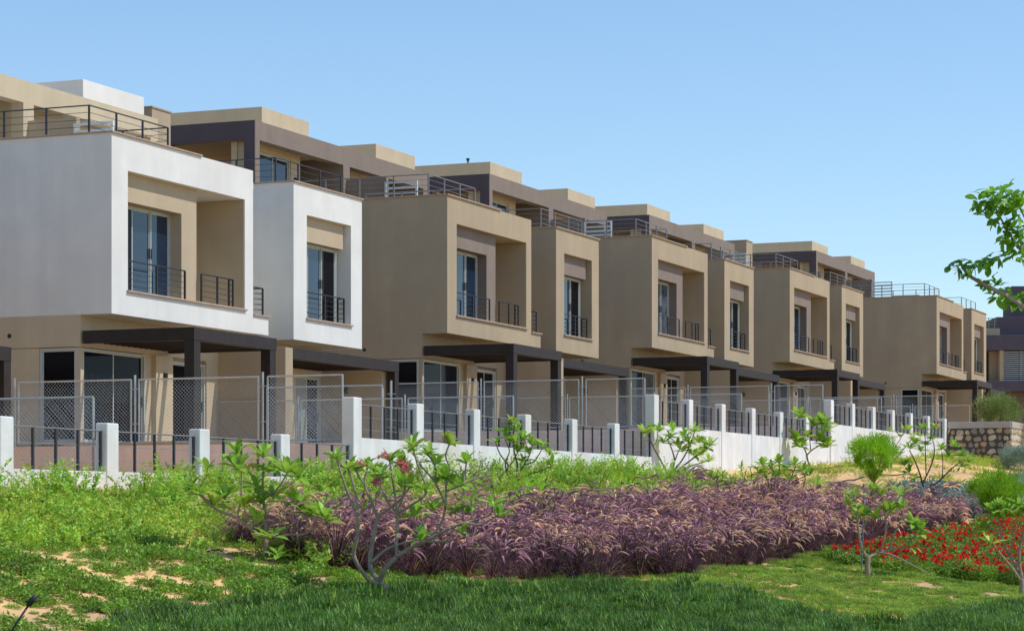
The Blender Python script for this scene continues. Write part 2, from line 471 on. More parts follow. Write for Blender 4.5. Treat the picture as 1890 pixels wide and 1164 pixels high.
    part('terrace_wall', bx(6.72, 6.9, 5.25, 6.768, 7.0, 8.9), M[c['porch']], h)
    part('roof_slab', bx(.5, 13.5, 7.15, 13.9, 9.6, 9.9), M['cream'], h)
    sliding(h, 'terrace_door', 1.92, 4.23, 7.66, 7.1, 9.27, panels=2, glass=('glass', 'glass'))
    sliding(h, 'terrace_door', 8.22, 10.38, 7.66, 7.1, 9.27, panels=2, glass=('glass', 'glass'))
    for lx in (1.75, 4.5): part('wall_lamp', bx(lx - .05, lx + .05, 7.52, 7.6, 8.55, 8.72), M['lamp'], h)
    f = MB(); f.box(2.0, 5.35, 7.5, 11.2, 9.905, 10.72); f.box(-.4, 2.0, 8.0, 11.2, 9.975, 10.72) if False else None
    part('stair_block', f, stair, h, bevel=.01)
    part('stair_block', bx(10.6, 13.95, 7.5, 11.2, 9.905, 10.72), stair, h, bevel=.01)
    part('roof_vent', MB().tube([(2.3, 8.6, 10.72), (2.3, 8.6, 10.86)], .035, 8).tube([(2.3, 8.6, 10.86), (2.3, 8.6, 10.95)], .07, 8), M['lamp'], h)
    # slatted screens on the terrace between the two halves
    s = MB(); s.box(6.58, 6.64, 4.03, 4.1, 7.0, 8.72); s.box(6.58, 6.64, 5.2, 5.25, 7.0, 8.72); s.box(6.58, 6.64, 4.1, 5.2, 8.66, 8.72)
    so = part('terrace_screen', s, M['acw'], h)
    for k in range(9): part('slat', bx(6.59, 6.63, 4.1, 5.2, 7.1 + k * .17, 7.17 + k * .17), M['acw'], so)
    part('terrace_parapet', MB().box(6.5, 6.7, 2.5, 4.0, 7.0, 7.85).box(6.46, 6.74, 2.46, 4.0, 7.85, 7.9), gnd, h)
    part('cooling_unit', MB().box(5.4, 6.2, 4.3, 5.0, 7.1, 7.75).box(5.45, 6.15, 4.28, 4.3, 7.2, 7.7), M['acblue'], h)
    return h

ZB = [4.68, 5.55, 6.31, 6.86, 7.60]
A0 = [0.0, 19.32, 38.45, 57.42, 81.95]
B0 = [0, 0, 0, 0, 1.24]
LAB = ['white painted townhouse with two projecting boxes, nearest the camera at the left',
       'tan townhouse right behind the white one, the nearest and largest of the tan houses',
       'tan townhouse in the middle of the row, second of the tan houses from the left',
       'tan townhouse third among the tan houses, just before the gap in the row',
       'tan townhouse at the far right end of the row, standing forward of the others']
h1 = make_house(dict(box='white', panel='taupe2', ret='taupe2', gnd='beige', pent='beige', stair='white', pside='beige', fin='tan', porch='tan', rail='steel'),
                W(A0[0], B0[0], ZB[0] - 3.0), LAB[0])
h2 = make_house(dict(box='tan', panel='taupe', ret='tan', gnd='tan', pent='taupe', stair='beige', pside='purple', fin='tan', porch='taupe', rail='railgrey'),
                W(A0[1], B0[1], ZB[1] - 3.0), LAB[1])
for i in (2, 3, 4):
    c = copy_tree(h2); c.location = W(A0[i], B0[i], ZB[i] - 3.0); c['label'] = LAB[i]
c = copy_tree(h1); c.location = W(-19.2, 0, 3.88 - 3.0); c['label'] = 'townhouse cut off by the left edge, only the dark corner post of its pergola showing'
for o in [o for o in bpy.data.objects if o.name.startswith('roof_vent')]:
    if o.parent['label'] != LAB[2]: bpy.data.objects.remove(o)
prr = random.Random(5)
for o in [o for o in bpy.data.objects if o.name.split('.')[0] == 'pane' and o.parent.parent not in (h1, h2)]:
    if prr.random() < .28:
        o.material_slots[0].link = 'OBJECT'
        o.material_slots[0].material = M[prr.choice(('glass', 'glass2', 'glassg', 'sheer'))]
def endblock(a0, a1, ztop, zbot, label):
    t = thing('rear_block', label, 'building', W(a0, -7.5, zbot), PHI)
    part('wall', bx(0, a1 - a0, 0, 4.5, 0, ztop - zbot), M['tan'], t, bevel=.01)
    part('coping', bx(-.03, a1 - a0 + .03, -.03, 4.53, ztop - zbot + .002, ztop - zbot + .05), M['tan'], t)
endblock(14.4, 15.5, 12.17, 1.5, 'small plain tan block rising behind the roof railing of the white house')
endblock(75.4, 76.5, 14.5, 3.2, 'tall narrow tan block filling the gap before the last house')

# ------------------------------------------------------------------ gardens, boundary walls, chain-link fences
WT = [.73, 1.60, 2.52, 3.20]               # tops of the low white wall, property by property
BA = [-22.3, -3.12, 16.05, 35.16, 53.69]   # where the tall piers stand
FB = 7.78
MESH = {}
def chain_mesh(Wd, Ht):
    key = (round(Wd, 2), round(Ht, 2))
    if key in MESH: return MESH[key]
    mb = MB(); p = .085; r = .0032
    def clip(x0, sgn):
        # wire z = sgn*(x-x0), clip to rectangle
        pts = []
        for z in (0, Ht):
            x = x0 + sgn * z
            if 0 <= x <= Wd: pts.append((x, z))
        for x in (0, Wd):
            z = sgn * (x - x0)
            if 0 < z < Ht: pts.append((x, z))
        return pts
    x = -Ht
    while x < Wd + Ht:
        for sgn in (1, -1):
            q = clip(x, sgn)
            if len(q) >= 2:
                o = .004 * sgn
                mb.tube([(q[0][0], o, q[0][1]), (q[1][0], o, q[1][1])], r, 3, cap=False)
        x += p
    MESH[key] = mb.mesh('wire_mesh', M['galv'])
    return MESH[key]

def chain_fence(label, a, bs, z0, H, posts, rz=PHI):
    """panels along the b direction at fixed a; local x = -b direction is awkward so local frame: x runs towards the house"""
    t = thing('chain_link_fence', label, 'fence', W(a, 7.6, z0), PHI + math.pi / 2, 'chain link divider fences')
    # local x = away from garden (towards house, -b)
    for (b0, b1) in bs:
        L = b1 - b0; x0 = 7.6 - b1
        fr = MB(); r = .022
        fr.tube([(0, 0, .05), (0, 0, H)], r, 6); fr.tube([(L, 0, .05), (L, 0, H)], r, 6)
        fr.tube([(0, 0, H), (L, 0, H)], r, 6); fr.tube([(0, 0, .07), (L, 0, .07)], r, 6)
        f = part('panel_frame', fr, M['galv'], t, (x0, 0, 0))
        link('wire_mesh', chain_mesh(L, H - .1), f, (0, 0, .07))
    for b in posts:
        part('post', MB().tube([(0, 0, -.3), (0, 0, H + .1)], .025, 6).tube([(-.1, 0, H * .33), (.1, 0, H * .33)], .012, 5).tube([(-.1, 0, H * .86), (.1, 0, H * .86)], .012, 5), M['galv'], t, (7.6 - b, 0, 0))
    return t

WLAB = ['white boundary wall with dark railing, lowest one, in front of the white house at left',
        'white boundary wall with dark railing behind the pink flowering plumeria',
        'white boundary wall with railing stepping up between the middle tall pier and the next',
        'white boundary wall with railing, highest and farthest, ending at the stone wall']
for k in range(4):
    a0, a1 = BA[k], BA[k + 1]
    wt = WT[k]; zb = wt - 1.4
    t = thing('boundary_wall', WLAB[k], 'wall', W(a0, FB, zb), PHI, 'white garden walls stepping up the slope')
    L = a1 - a0; H = wt - zb
    part('wall_base', bx(.205, L - .205, -.08, .10, 0, H), M['wallwhite'], t, bevel=.008)
    bay = L / 6
    for j in range(6):
        x = j * bay
        if j > 0:
            part('pier', bx(x - .19, x + .19, -.11, .13, 0, H + .84), M['wallwhite'], t, bevel=.022)
        f = MB(); x0 = x + .19; x1 = x + bay - .19
        f.tube([(x0, 0, H + .70), (x1, 0, H + .70)], .014, 5)
        for q in (.18, .44): f.tube([(x0, 0, H + q), (x1, 0, H + q)], .006, 4)
        ro = part('railing', f, M['railgrey'], t)
        for u in (.0, .24, .49, .74, 1.0):
            xx = x0 + .05 + (x1 - x0 - .1) * u
            part('baluster', bx(xx - .024, xx + .024, -.018, .018, H + .0, H + .70), M['steel'], ro)
    # the tall pier at the far end carries the level of the next wall
    top = WT[k + 1] + .84 if k < 3 else wt + .84
    part('tall_pier', bx(L - .20, L + .20, -.13, .15, -.3, top - zb), M['wallwhite'], t, bevel=.022)
    part('valve', bx(L - .235, L - .20, -.02, .05, H + .25, H + .32), M['lamp'], t) if k == 0 else None

for k in range(5):
    a0 = BA[k]; a1 = BA[k + 1] if k < 4 else 110
    top = (WT + [3.7])[k] - .18
    mb = MB()
    lo = top - 1.3
    for q in (W(a0, 7.68, 0),): pass
    c = [W(a0 + .1, 7.66), W(a1 - .1, 7.66), W(a1 - .1, -16), W(a0 + .1, -16)]
    if k == 4: c = [W(a0 + .1, 6.2), W(a1 - .1, 6.2), W(a1 - .1, -16), W(a0 + .1, -16)]
    n = 0
    mb.v = [(p.x, p.y, lo) for p in c] + [(p.x, p.y, top) for p in c]
    mb.f = [(0, 1, 2, 3), (7, 6, 5, 4), (0, 4, 5, 1), (1, 5, 6, 2), (2, 6, 7, 3), (3, 7, 4, 0)]; mb.m = [0] * 6
    structure('terrace', mb, M['terrace'])
PT = [1.49, 2.40, 3.15, 3.6]
PLAB = ['long pinkish retaining wall in the nearest garden, under the chain link panels',
        'pinkish retaining wall between the gardens of the white house and the first tan house',
        'pinkish retaining wall between the gardens of the first and second tan houses',
        'pinkish retaining wall at the far garden boundary near the stone wall']
for k in range(4):
    t = thing('retaining_wall', PLAB[k], 'wall', W(BA[k + 1], 7.66, WT[k] - .6), PHI, 'pinkish retaining walls')
    hgt = PT[k] - WT[k] + .6
    part('wall', bx(-.12, .1, .02, 18, 0, hgt), M['pink'], t)
    for q in range(6): part('joint_band', bx(-.128, -.119, .05 + q * 2.4, .05 + q * 2.4 + 2.385, hgt * .6, hgt * .6 + .02), M['pink'], t) if False else None
CL = ['tall chain link fence panels on the pinkish wall in front of the white house',
      'chain link fence panels on the pinkish wall in front of the first tan house',
      'chain link fence panels standing before the second tan house',
      'chain link fence panels standing before the third tan house, near the last tall pier']
for k in range(4):
    chain_fence(CL[k], BA[k + 1], [(5.78, 7.55), (2.62, 5.55), (-.48, 2.42), (-3.6, -.7)], PT[k], 1.43, [5.66, 2.52, -.58])
CM = ['low chain link panel at the far left ending beside the second white pier',
      'lower chain link fence dividing the garden behind the pink flowering plumeria',
      'lower chain link fence dividing the middle garden behind the white wall',
      'lower chain link fence dividing the farthest walled garden']
for k in range(4):
    chain_fence(CM[k], BA[k + 1] - 9.56, [(4.62, 7.47), (1.6, 4.45), (-1.4, 1.45)], WT[k] - .15, 1.45, [4.53, 1.52])
chain_fence('single short chain link panel behind the first tall white pier', -.2, [(4.2, 7.08)], 1.45, 1.40, [7.3])
chain_fence('chain link fence on the terrace above the stone wall, in front of the last house', 60.5, [(5.0, 7.5), (2.2, 4.8), (-.6, 2.0)], 3.6, 1.3, [4.9, 2.1])

# ------------------------------------------------------------------ stone wall at the right
def stone_mesh(seed, mt):
    r = random.Random(seed); n = r.choice((6, 7, 8)); mb = MB()
    an = sorted([(i + r.uniform(-.28, .28)) / n * 2 * math.pi for i in range(n)])
    ring = []
    for q in an:
        cc, ss = math.cos(q), math.sin(q)
        k = 1 / max(abs(cc), abs(ss)); k = 1 + (k - 1) * .7
        ring.append((cc * k * r.uniform(.82, 1.0), ss * k * r.uniform(.82, 1.0)))
    for sc_, y in ((1.0, 0), (.96, -.6), (.70, -1.0)):
        mb.v += [(x * .5 * sc_, y, z * .5 * sc_) for x, z in ring]
    for lv in range(2):
        for i in range(n):
            a = lv * n + i; b = lv * n + (i + 1) % n
            mb.f.append((a, b, b + n, a + n)); mb.m.append(0)
    mb.f.append(tuple(2 * n + i for i in range(n))); mb.m.append(0)
    return mb.mesh('stone', mt)
STM = {k: [stone_mesh(s * 11 + i, M[k]) for i in range(4)] for s, k in enumerate(('stone_a', 'stone_b', 'stone_c'))}
def stone_face(parent, x0, length, z0, z1, yface, rot, kinds, cell=.30):
    rows = max(1, round((z1 - z0) / .28)); rh = (z1 - z0) / rows
    for r_ in range(rows):
        x = x0 + rnd.uniform(-.1, .05)
        while x < x0 + length - .08:
            wd = rnd.uniform(.20, .46)
            wd = min(wd, x0 + length - x)
            k = rnd.choice(kinds)
            loc = (x + wd / 2, yface, z0 + (r_ + .5) * rh + rnd.uniform(-.045, .045))
            o = link('stone', rnd.choice(STM[k]), parent, loc, (0, rnd.uniform(-.35, .35), math.pi if rot else 0))
            o.scale = (wd * .92, .05, rh * rnd.uniform(.72, 1.0))
            x += wd
# face towards the camera
t = thing('stone_wall', 'rubble stone retaining wall with dark joints and a concrete cap, right of the last white pier', 'wall', W(53.95, 7.95, 1.7), PHI + math.pi / 2)
# local x towards -b ; we need towards +b: use negative x
part('wall_core', bx(-2.62, 0, -.5, 0, 0, 1.93), M['mortar'], t)
stone_face(t, -2.62, 2.62, .25, 1.93, .0, True, ['stone_a', 'stone_b', 'stone_a', 'stone_c'])
part('cap', bx(-2.66, .0, -.56, .05, 1.932, 2.20), M['concrete'], t, bevel=.015)
for ch in list(t.children):
    pass
t2 = thing('stone_wall', 'pale sunlit rubble stone wall running off at the right edge behind the olive bush', 'wall', W(54.0, 10.62, 1.7), PHI)
part('wall_core', bx(0, 16, 0, .5, 0, 1.93), M['concrete'], t2)
stone_face(t2, 0.0, 14, .2, 1.93, .0, False, ['stone_c'], .3)
part('cap', bx(-.04, 16, -.05, .56, 1.932, 2.20), M['concrete'], t2, bevel=.015)
# terrace behind the stone walls
mb = MB(); c = [W(54.3, 10.3), W(110, 10.3), W(110, 6.0), W(54.3, 6.0)]
mb.v = [(p.x, p.y, 1.6) for p in c] + [(p.x, p.y, 3.60) for p in c]
mb.f = [(0, 1, 2, 3), (7, 6, 5, 4), (0, 4, 5, 1), (1, 5, 6, 2), (2, 6, 7, 3), (3, 7, 4, 0)]; mb.m = [0] * 6
structure('terrace', mb, M['sand'])

# ------------------------------------------------------------------ dark villa far right
def far_villa():
    D = 158.0
    s = D / F_PX
    def X(x): return (x - CX) * s
    def Z(y): return (HY - y) * s
    t = thing('villa', 'dark slate and tan villa with louvred window at the far right edge', 'house', (X(1818), D, Z(760)), 0)
    ox, oz = X(1818), Z(760)
    def B(x0, x1, y0, y1, ytop, ybot): return (X(x0) - ox, X(x1) - ox, y0, y1, Z(ybot) - oz, Z(ytop) - oz)
    part('upper_storey', MB().box(*B(1846, 2080, 1.2, 9, 582, 617)), M['navy'], t, bevel=.02)
    part('parapet', MB().box(*B(1812, 1850, .8, 9, 604, 617.5)), M['tan'], t)
    part('slab_band', MB().box(*B(1806, 2080, 0, 9, 618, 646)), M['navy'], t, bevel=.02)
    part('wall', MB().box(*B(1812, 1846, .9, 9, 646.2, 703)).box(*B(1846, 1853, .1, .9, 646.2, 703)), M['tan'], t)
    part('dark_opening', MB().box(*B(1820, 1829, .75, .9, 648, 702)), M['glass2'], t)
    w_ = part('louvred_window', MB().box(*B(1853.3, 1960, .62, .8, 646.4, 703)), M['glass2'], t)
    for k in range(15): part('louvre', MB().box(*B(1853.5, 1959, .3, .5, 648.0 + k * 3.7, 649.7 + k * 3.7)), M['galv'], w_)
    part('louvre_post', MB().box(*B(1885, 1886, .2, .3, 646.4, 703)), M['galv'], w_)
    part('lower_band', MB().box(*B(1822, 2080, -.4, 9, 703.2, 722)), M['navy'], t, bevel=.02)
    part('ground_storey', MB().box(*B(1830, 2080, 1.5, 9, 722.2, 820)), M['shutter'], t)
    part('tower', MB().box(*B(1885.5, 1930, 3, 6, 520, 581.8)), M['navy'], t)
    r_ = MB()
    for y in (585, 590, 595.5): r_.tube([(X(1815) - ox, 1.0, Z(y) - oz), (X(1846) - ox, 1.0, Z(y) - oz)], .02, 4)
    ro = part('roof_railing', r_, M['railgrey'], t)
    for x in (1816, 1830, 1841): part('post', MB().box(*B(x, x + .7, .95, 1.05, 584, 604)), M['railgrey'], ro)
far_villa()

# ------------------------------------------------------------------ plants
def leaf_mesh(name, mt, w_=.28, droop=.25, fold=.06, seg=5):
    mb = MB(); prof = [.14, .50, .86, 1.0, .80, .05]
    rows = []
    for i in range(seg + 1):
        u = i / seg
        pw = prof[i] * w_ * .5; z = -droop * u * u + .05 * u
        rows.append(((u, -pw, z + fold * prof[i]), (u, 0, z), (u, pw, z + fold * prof[i])))
    for r_ in rows: mb.v += list(r_)
    for i in range(seg):
        for j in range(2):
            a = i * 3 + j
            mb.f.append((a, a + 1, a + 4, a + 3)); mb.m.append(0)
    return mb.mesh(name, mt, True)
PL = [leaf_mesh('leaf', M['leafp'], .36, .15), leaf_mesh('leaf', M['leaf'], .34, .38), leaf_mesh('leaf', M['leafp'], .38, .22), leaf_mesh('leaf', M['leaf'], .30, .05)]
TL = [leaf_mesh('leaf', M['tleaf'], .50, .25), leaf_mesh('leaf', M['tleaf'], .45, .5), leaf_mesh('leaf', M['tleaf'], .55, .1)]

def flower_mesh(mt, n=9, r=.06):
    mb = MB(); rr = random.Random(3)
    for i in range(n):
        c = Vector((rr.uniform(-1, 1), rr.uniform(-1, 1), rr.uniform(-.4, .9))) * r
        ax = Vector((rr.uniform(-1, 1), rr.uniform(-1, 1), rr.uniform(.1, 1))).normalized()
        u = ax.orthogonal().normalized(); v = ax.cross(u)
        for k in range(5):
            t0 = 2 * math.pi * k / 5; d = u * math.cos(t0) + v * math.sin(t0); e = u * math.cos(t0 + .6) + v * math.sin(t0 + .6); g = u * math.cos(t0 - .6) + v * math.sin(t0 - .6)
            mb.quad(tuple(c), tuple(c + g * r * .4 + ax * .005), tuple(c + d * r * .75 + ax * r * .25), tuple(c + e * r * .4 + ax * .005))
    return mb.mesh('flower_cluster', mt)
FL = {k: flower_mesh(M[k]) for k in ('pinkp', 'palep', 'yell')}

def orient(fwd, roll=0):
    f = Vector(fwd).normalized()
    q = f.to_track_quat('X', 'Z')
    return (q @ Quaternion((1, 0, 0), roll)).to_euler()

def rosette(parent, tip, d, n, L, up=.35, rr=rnd):
    d = Vector(d).normalized(); u = d.orthogonal().normalized(); v = d.cross(u)
    a0 = rr.uniform(0, 6.28)
    for i in range(n):
        an = a0 + i * 2.4; el = rr.uniform(-.05, 1.15)
        dr = (u * math.cos(an) + v * math.sin(an)) * math.cos(el) + d * math.sin(el) + Vector((0, 0, .12))
        o = link('leaf', rr.choice(PL), parent, tuple(tip - d * rr.uniform(0, .04)), orient(dr, rr.uniform(-.4, .4)))
        s = L * rr.uniform(.7, 1.15); o.scale = (s, s, s)

def plumeria(label, loc, height, spread, seed, leafL=.22, nl=9, levels=3, trunk_h=.3, mt='bark', stems=3, flowers=None, r0=.045, lean=(0, 0), maxleaf=290, upward=.55):
    rr = random.Random(seed)
    t = thing('plumeria_tree', label, 'tree', loc, 0, 'plumeria trees in the garden bed')
    mb = MB(); tips = []
    def curve(p, d, L, r, r2):
        pts = [p]; q = p; dd = d.copy()
        for i in range(4):
            dd = (dd + Vector((rr.uniform(-.12, .12), rr.uniform(-.12, .12), .10))).normalized()
            q = q + dd * (L / 4); pts.append(q)
        mb.tube(pts, [r + (r2 - r) * i / 4 for i in range(5)], 6)
        return q, dd
    def grow(p, d, L, r, lev):
        q, dd = curve(p, d, L, r, r * .72)
        if lev == 0: tips.append((q, dd)); return
        k = rr.choice((2, 2, 3)) if lev > 1 else rr.choice((1, 2, 2))
        a0 = rr.uniform(0, 6.28)
        for i in range(k):
            an = a0 + i * 2 * math.pi / max(k, 1) + rr.uniform(-.4, .4)
            side = dd.orthogonal().normalized(); side.rotate(Quaternion(dd, an))
            nd = (dd * 1.0 + side * rr.uniform(.55, .85) + Vector((0, 0, upward * .35))).normalized()
            grow(q, nd, L * rr.uniform(.62, .9), r * .70, lev - 1)
    q, dd = curve(Vector((0, 0, -.1)), Vector((lean[0], lean[1], 1)).normalized(), trunk_h + .1, r0 * 1.1, r0)
    a0 = rr.uniform(0, 6.28); Lb = height * .42
    for i in range(stems):
        an = a0 + i * 2 * math.pi / stems + rr.uniform(-.3, .3)
        nd = Vector((math.cos(an) * spread, math.sin(an) * spread * .8, upward + rr.uniform(0, .3))).normalized()
        grow(q, nd, Lb * rr.uniform(.8, 1.1), r0 * .72, levels - 1)
    part('trunk', mb, M[mt], t, smooth=True)
    tot = 0
    for p, d in tips:
        if tot + nl > maxleaf: break
        n = max(3, int(nl * rr.uniform(.6, 1.2)))
        rosette(t, p, d, n, leafL, rr=rr); tot += n
    if flowers:
        for k in range(flowers[1]):
            p, d = rr.choice(tips)
            link('flower_cluster', FL[flowers[0]], t, tuple(p + Vector((rr.uniform(-.05, .05), 0, .07))), (0, 0, rr.uniform(0, 6)), flowers[2] if len(flowers) > 2 else 1.0)
    return t

def traced(label, base, D, lines, tipsl, leafL, nl, flowers, seed, mt='bark', fcol='pinkp', kt=1.0):
    """a tree whose limbs follow the photographed skeleton; every limb also leans in depth"""
    rr = random.Random(seed); s = D / F_PX
    ox, oz = (base[0] - CX) * s, (HY - base[1]) * s
    zg = G(ox, D)
    t = thing('plumeria_tree', label, 'tree', (ox, D, zg), 0, 'plumeria trees in the garden bed')
    def V(x, y, dy): return Vector(((x - CX) * s - ox, dy, (HY - y) * s - zg))
    mb = MB()
    for ln in lines:
        r0, r1 = ln[0]; pts = [V(*p) for p in ln[1:]]
        # smooth the polyline
        sm = []
        for i in range(len(pts) - 1):
            p0 = pts[max(i - 1, 0)]; p1 = pts[i]; p2 = pts[i + 1]; p3 = pts[min(i + 2, len(pts) - 1)]
            for k in range(4):
                u = k / 4
                sm.append(.5 * ((2 * p1) + (p2 - p0) * u + (2 * p0 - 5 * p1 + 4 * p2 - p3) * u * u + (3 * p1 - p0 - 3 * p2 + p3) * u ** 3))
        sm.append(pts[-1])
        mb.tube(sm, [kt * (r0 + (r1 - r0) * i / (len(sm) - 1)) * rr.uniform(.95, 1.07) for i in range(len(sm))], 7)
    part('trunk', mb, M[mt], t, smooth=True)
    for tp in tipsl:
        x, y, dy = tp[:3]; n = tp[3] if len(tp) > 3 else nl
        rosette(t, V(x, y, dy), Vector((rr.uniform(-.3, .3), rr.uniform(-.5, .3), 1)), n, leafL, rr=rr)
    for (x, y, dy) in flowers:
        link('flower_cluster', FL[fcol], t, tuple(V(x, y, dy)), (0, 0, rr.uniform(0, 6)), 1.0)
    return t

# big plumeria in the foreground
def z6(x, y, d): return (600 + x / 3.422, 780 + y / 3.422, d)
L = []
def ln(r, *p): L.append([r] + [z6(*q) for q in p])
ln((.055, .042), (400, 1125, 0), (375, 1050, 0), (345, 1005, 0))
ln((.030, .021), (350, 1010, 0), (290, 1000, -.05), (215, 900, -.15), (185, 820, -.2), (210, 720, -.25), (214, 585, -.3))
ln((.019, .012), (214, 585, -.3), (175, 490, -.35), (130, 370, -.4), (90, 240, -.45))
ln((.018, .012), (214, 585, -.3), (205, 480, -.2), (175, 360, -.15), (150, 290, -.1))
ln((.014, .010), (214, 585, -.3), (290, 520, -.3), (350, 440, -.35), (365, 330, -.4))
ln((.032, .022), (350, 1010, 0), (285, 920, .1), (285, 800, .2), (305, 690, .25), (322, 590, .3))
ln((.018, .012), (322, 590, .3), (280, 490, .35), (240, 385, .4), (255, 270, .45))
ln((.013, .010), (240, 385, .4), (200, 335, .4), (180, 290, .4))
ln((.016, .010), (322, 590, .3), (400, 540, .3), (470, 480, .25), (540, 395, .2))
ln((.034, .024), (345, 1000, 0), (385, 920, -.1), (455, 842, -.15))
ln((.022, .017), (455, 842, -.15), (452, 760, -.1), (458, 660, 0), (452, 572, .05))
ln((.015, .010), (452, 572, .05), (395, 500, .1), (365, 430, .1), (300, 300, .2))
ln((.015, .010), (452, 572, .05), (440, 450, 0), (425, 340, -.1), (410, 240, -.1))
ln((.015, .010), (452, 572, .05), (500, 420, .15), (495, 330, .2), (480, 280, .2))
ln((.016, .009), (452, 572, .05), (560, 510, -.1), (645, 435, -.2), (590, 270, -.25), (560, 160, -.3))
ln((.026, .018), (455, 842, -.15), (560, 780, -.2), (640, 745, -.3), (720, 700, -.35), (800, 660, -.4))
ln((.016, .010), (800, 660, -.4), (880, 630, -.4), (980, 640, -.4), (1080, 590, -.4))
ln((.015, .009), (860, 640, -.4), (950, 610, -.35), (1040, 580, -.3), (1060, 520, -.3))
ln((.012, .009), (930, 612, -.35), (928, 560, -.35), (925, 480, -.3))
ln((.018, .011), (640, 745, -.3), (720, 660, -.2), (755, 570, -.15), (765, 440, -.1), (760, 360, 0))
ln((.013, .009), (765, 520, -.1), (690, 370, .1), (620, 290, .2), (550, 190, .3))
ln((.013, .009), (690, 370, .1), (695, 280, .1), (650, 200, .1))
ln((.013, .009), (770, 430, -.1), (870, 390, -.1), (960, 350, -.1), (1050, 330, -.1))
ln((.012, .009), (870, 390, -.1), (930, 350, 0), (960, 300, 0))
ln((.012, .009), (765, 400, -.1), (790, 300, .1), (760, 210, .1), (785, 130, .1))
ln((.011, .009), (875, 600, -.3), (873, 500, -.2), (880, 340, -.1), (895, 250, -.1))
ln((.018, .010), (640, 745, -.3), (760, 745, -.4), (820, 690, -.45))
ln((.020, .012), (285, 885, .1), (380, 800, .2), (500, 755, .3), (600, 730, .4))
ln((.012, .009), (600, 730, .4), (620, 660, .4), (580, 560, .4))
T_ = [z6(*q) + (n,) for q, n in (((90, 225, -.45), 8), ((145, 285, -.1), 6), ((180, 290, .4), 5), ((252, 262, .45), 7), ((300, 290, .2), 7), ((365, 320, -.4), 6),
      ((410, 235, -.1), 9), ((480, 275, .2), 8), ((540, 390, .2), 5), ((560, 150, -.3), 8), ((550, 185, .3), 5), ((650, 195, .1), 6), ((700, 250, .1), 6), ((785, 125, .1), 8), ((760, 350, 0), 5),
      ((800, 370, .1), 8), ((895, 245, -.1), 8), ((640, 430, -.2), 6), ((720, 330, .1), 5), ((870, 385, -.1), 6), ((690, 540, -.2), 6), ((820, 560, -.2), 6), ((925, 500, -.3), 3),
      ((1060, 520, -.3), 5), ((1100, 585, -.4), 6), ((610, 725, -.3), 8), ((900, 560, -.2), 3), ((560, 590, .2), 3), ((870, 690, -.3), 3), ((580, 560, .4), 5), ((480, 380, 0), 5), ((330, 360, -.2), 4))]
traced('large bare-limbed plumeria with pink flowers rising from the dark lawn', (716, 1108), 32.2, L, [(*q[:3], q[3] + 5) for q in T_], .215, 7,
       [z6(*q) for q in ((380, 215, -.15), (410, 222, -.1), (480, 262, .15), (495, 275, .15), (330, 385, -.2), (345, 372, -.2), (222, 262, .3), (518, 305, .1), (770, 95, .1))], 5, kt=1.12)
def z5(x, y, d): return (340 + x / 3.422, 780 + y / 3.422, d)
L = []
def ln(r, *p): L.append([r] + [z5(*q) for q in p])
ln((.045, .034), (500, 890, 0), (510, 820, 0), (520, 745, 0))
ln((.026, .017), (520, 750, 0), (440, 680, -.1), (345, 600, -.2), (215, 545, -.3), (120, 450, -.4))
ln((.026, .015), (515, 750, 0), (508, 600, .1), (490, 430, .1), (497, 250, .1))
ln((.020, .013), (540, 750, 0), (660, 705, -.1), (760, 700, -.2), (845, 655, -.3))
ln((.017, .012), (545, 720, 0), (640, 670, .2), (730, 610, .3))
ln((.015, .010), (490, 430, .1), (430, 350, .2), (395, 300, .2))
ln((.016, .010), (500, 470, .1), (590, 420, -.1), (655, 325, -.2))
ln((.014, .010), (560, 450, 0), (640, 400, .2), (690, 370, .2))
ln((.014, .010), (345, 600, -.2), (370, 450, -.2), (370, 300, -.2), (340, 200, -.2))
ln((.014, .010), (510, 560, .1), (420, 590, -.2), (390, 550, -.2))
ln((.014, .010), (525, 800, 0), (560, 860, -.2), (600, 850, -.3))
T_ = [z5(*q) + (n,) for q, n in (((115, 440, -.4), 10), ((60, 420, -.5), 7), ((200, 520, -.3), 10), ((340, 185, -.2), 11), ((350, 290, -.2), 10), ((497, 210, .1), 12), ((530, 300, .1), 9),
      ((655, 310, -.2), 12), ((720, 340, 0), 11), ((650, 290, .1), 8), ((390, 520, -.2), 11), ((490, 500, 0), 12), ((450, 400, .2), 8), ((560, 470, .1), 9), ((730, 540, .3), 12), ((790, 580, .2), 9),
      ((850, 570, -.1), 11), ((910, 610, -.3), 10), ((550, 710, -.2), 9), ((610, 840, -.3), 6), ((470, 620, -.2), 5), ((270, 470, -.2), 8), ((160, 300, -.3), 3), ((700, 480, .1), 7))]
traced('leafy plumeria with dense bright green leaf clusters at the left end of the purple grass', (486, 1040), 34.3, L, [(*q[:3], q[3] + 2) for q in T_], .28, 9, [z5(420, 280, .1)], 6, fcol='yell')

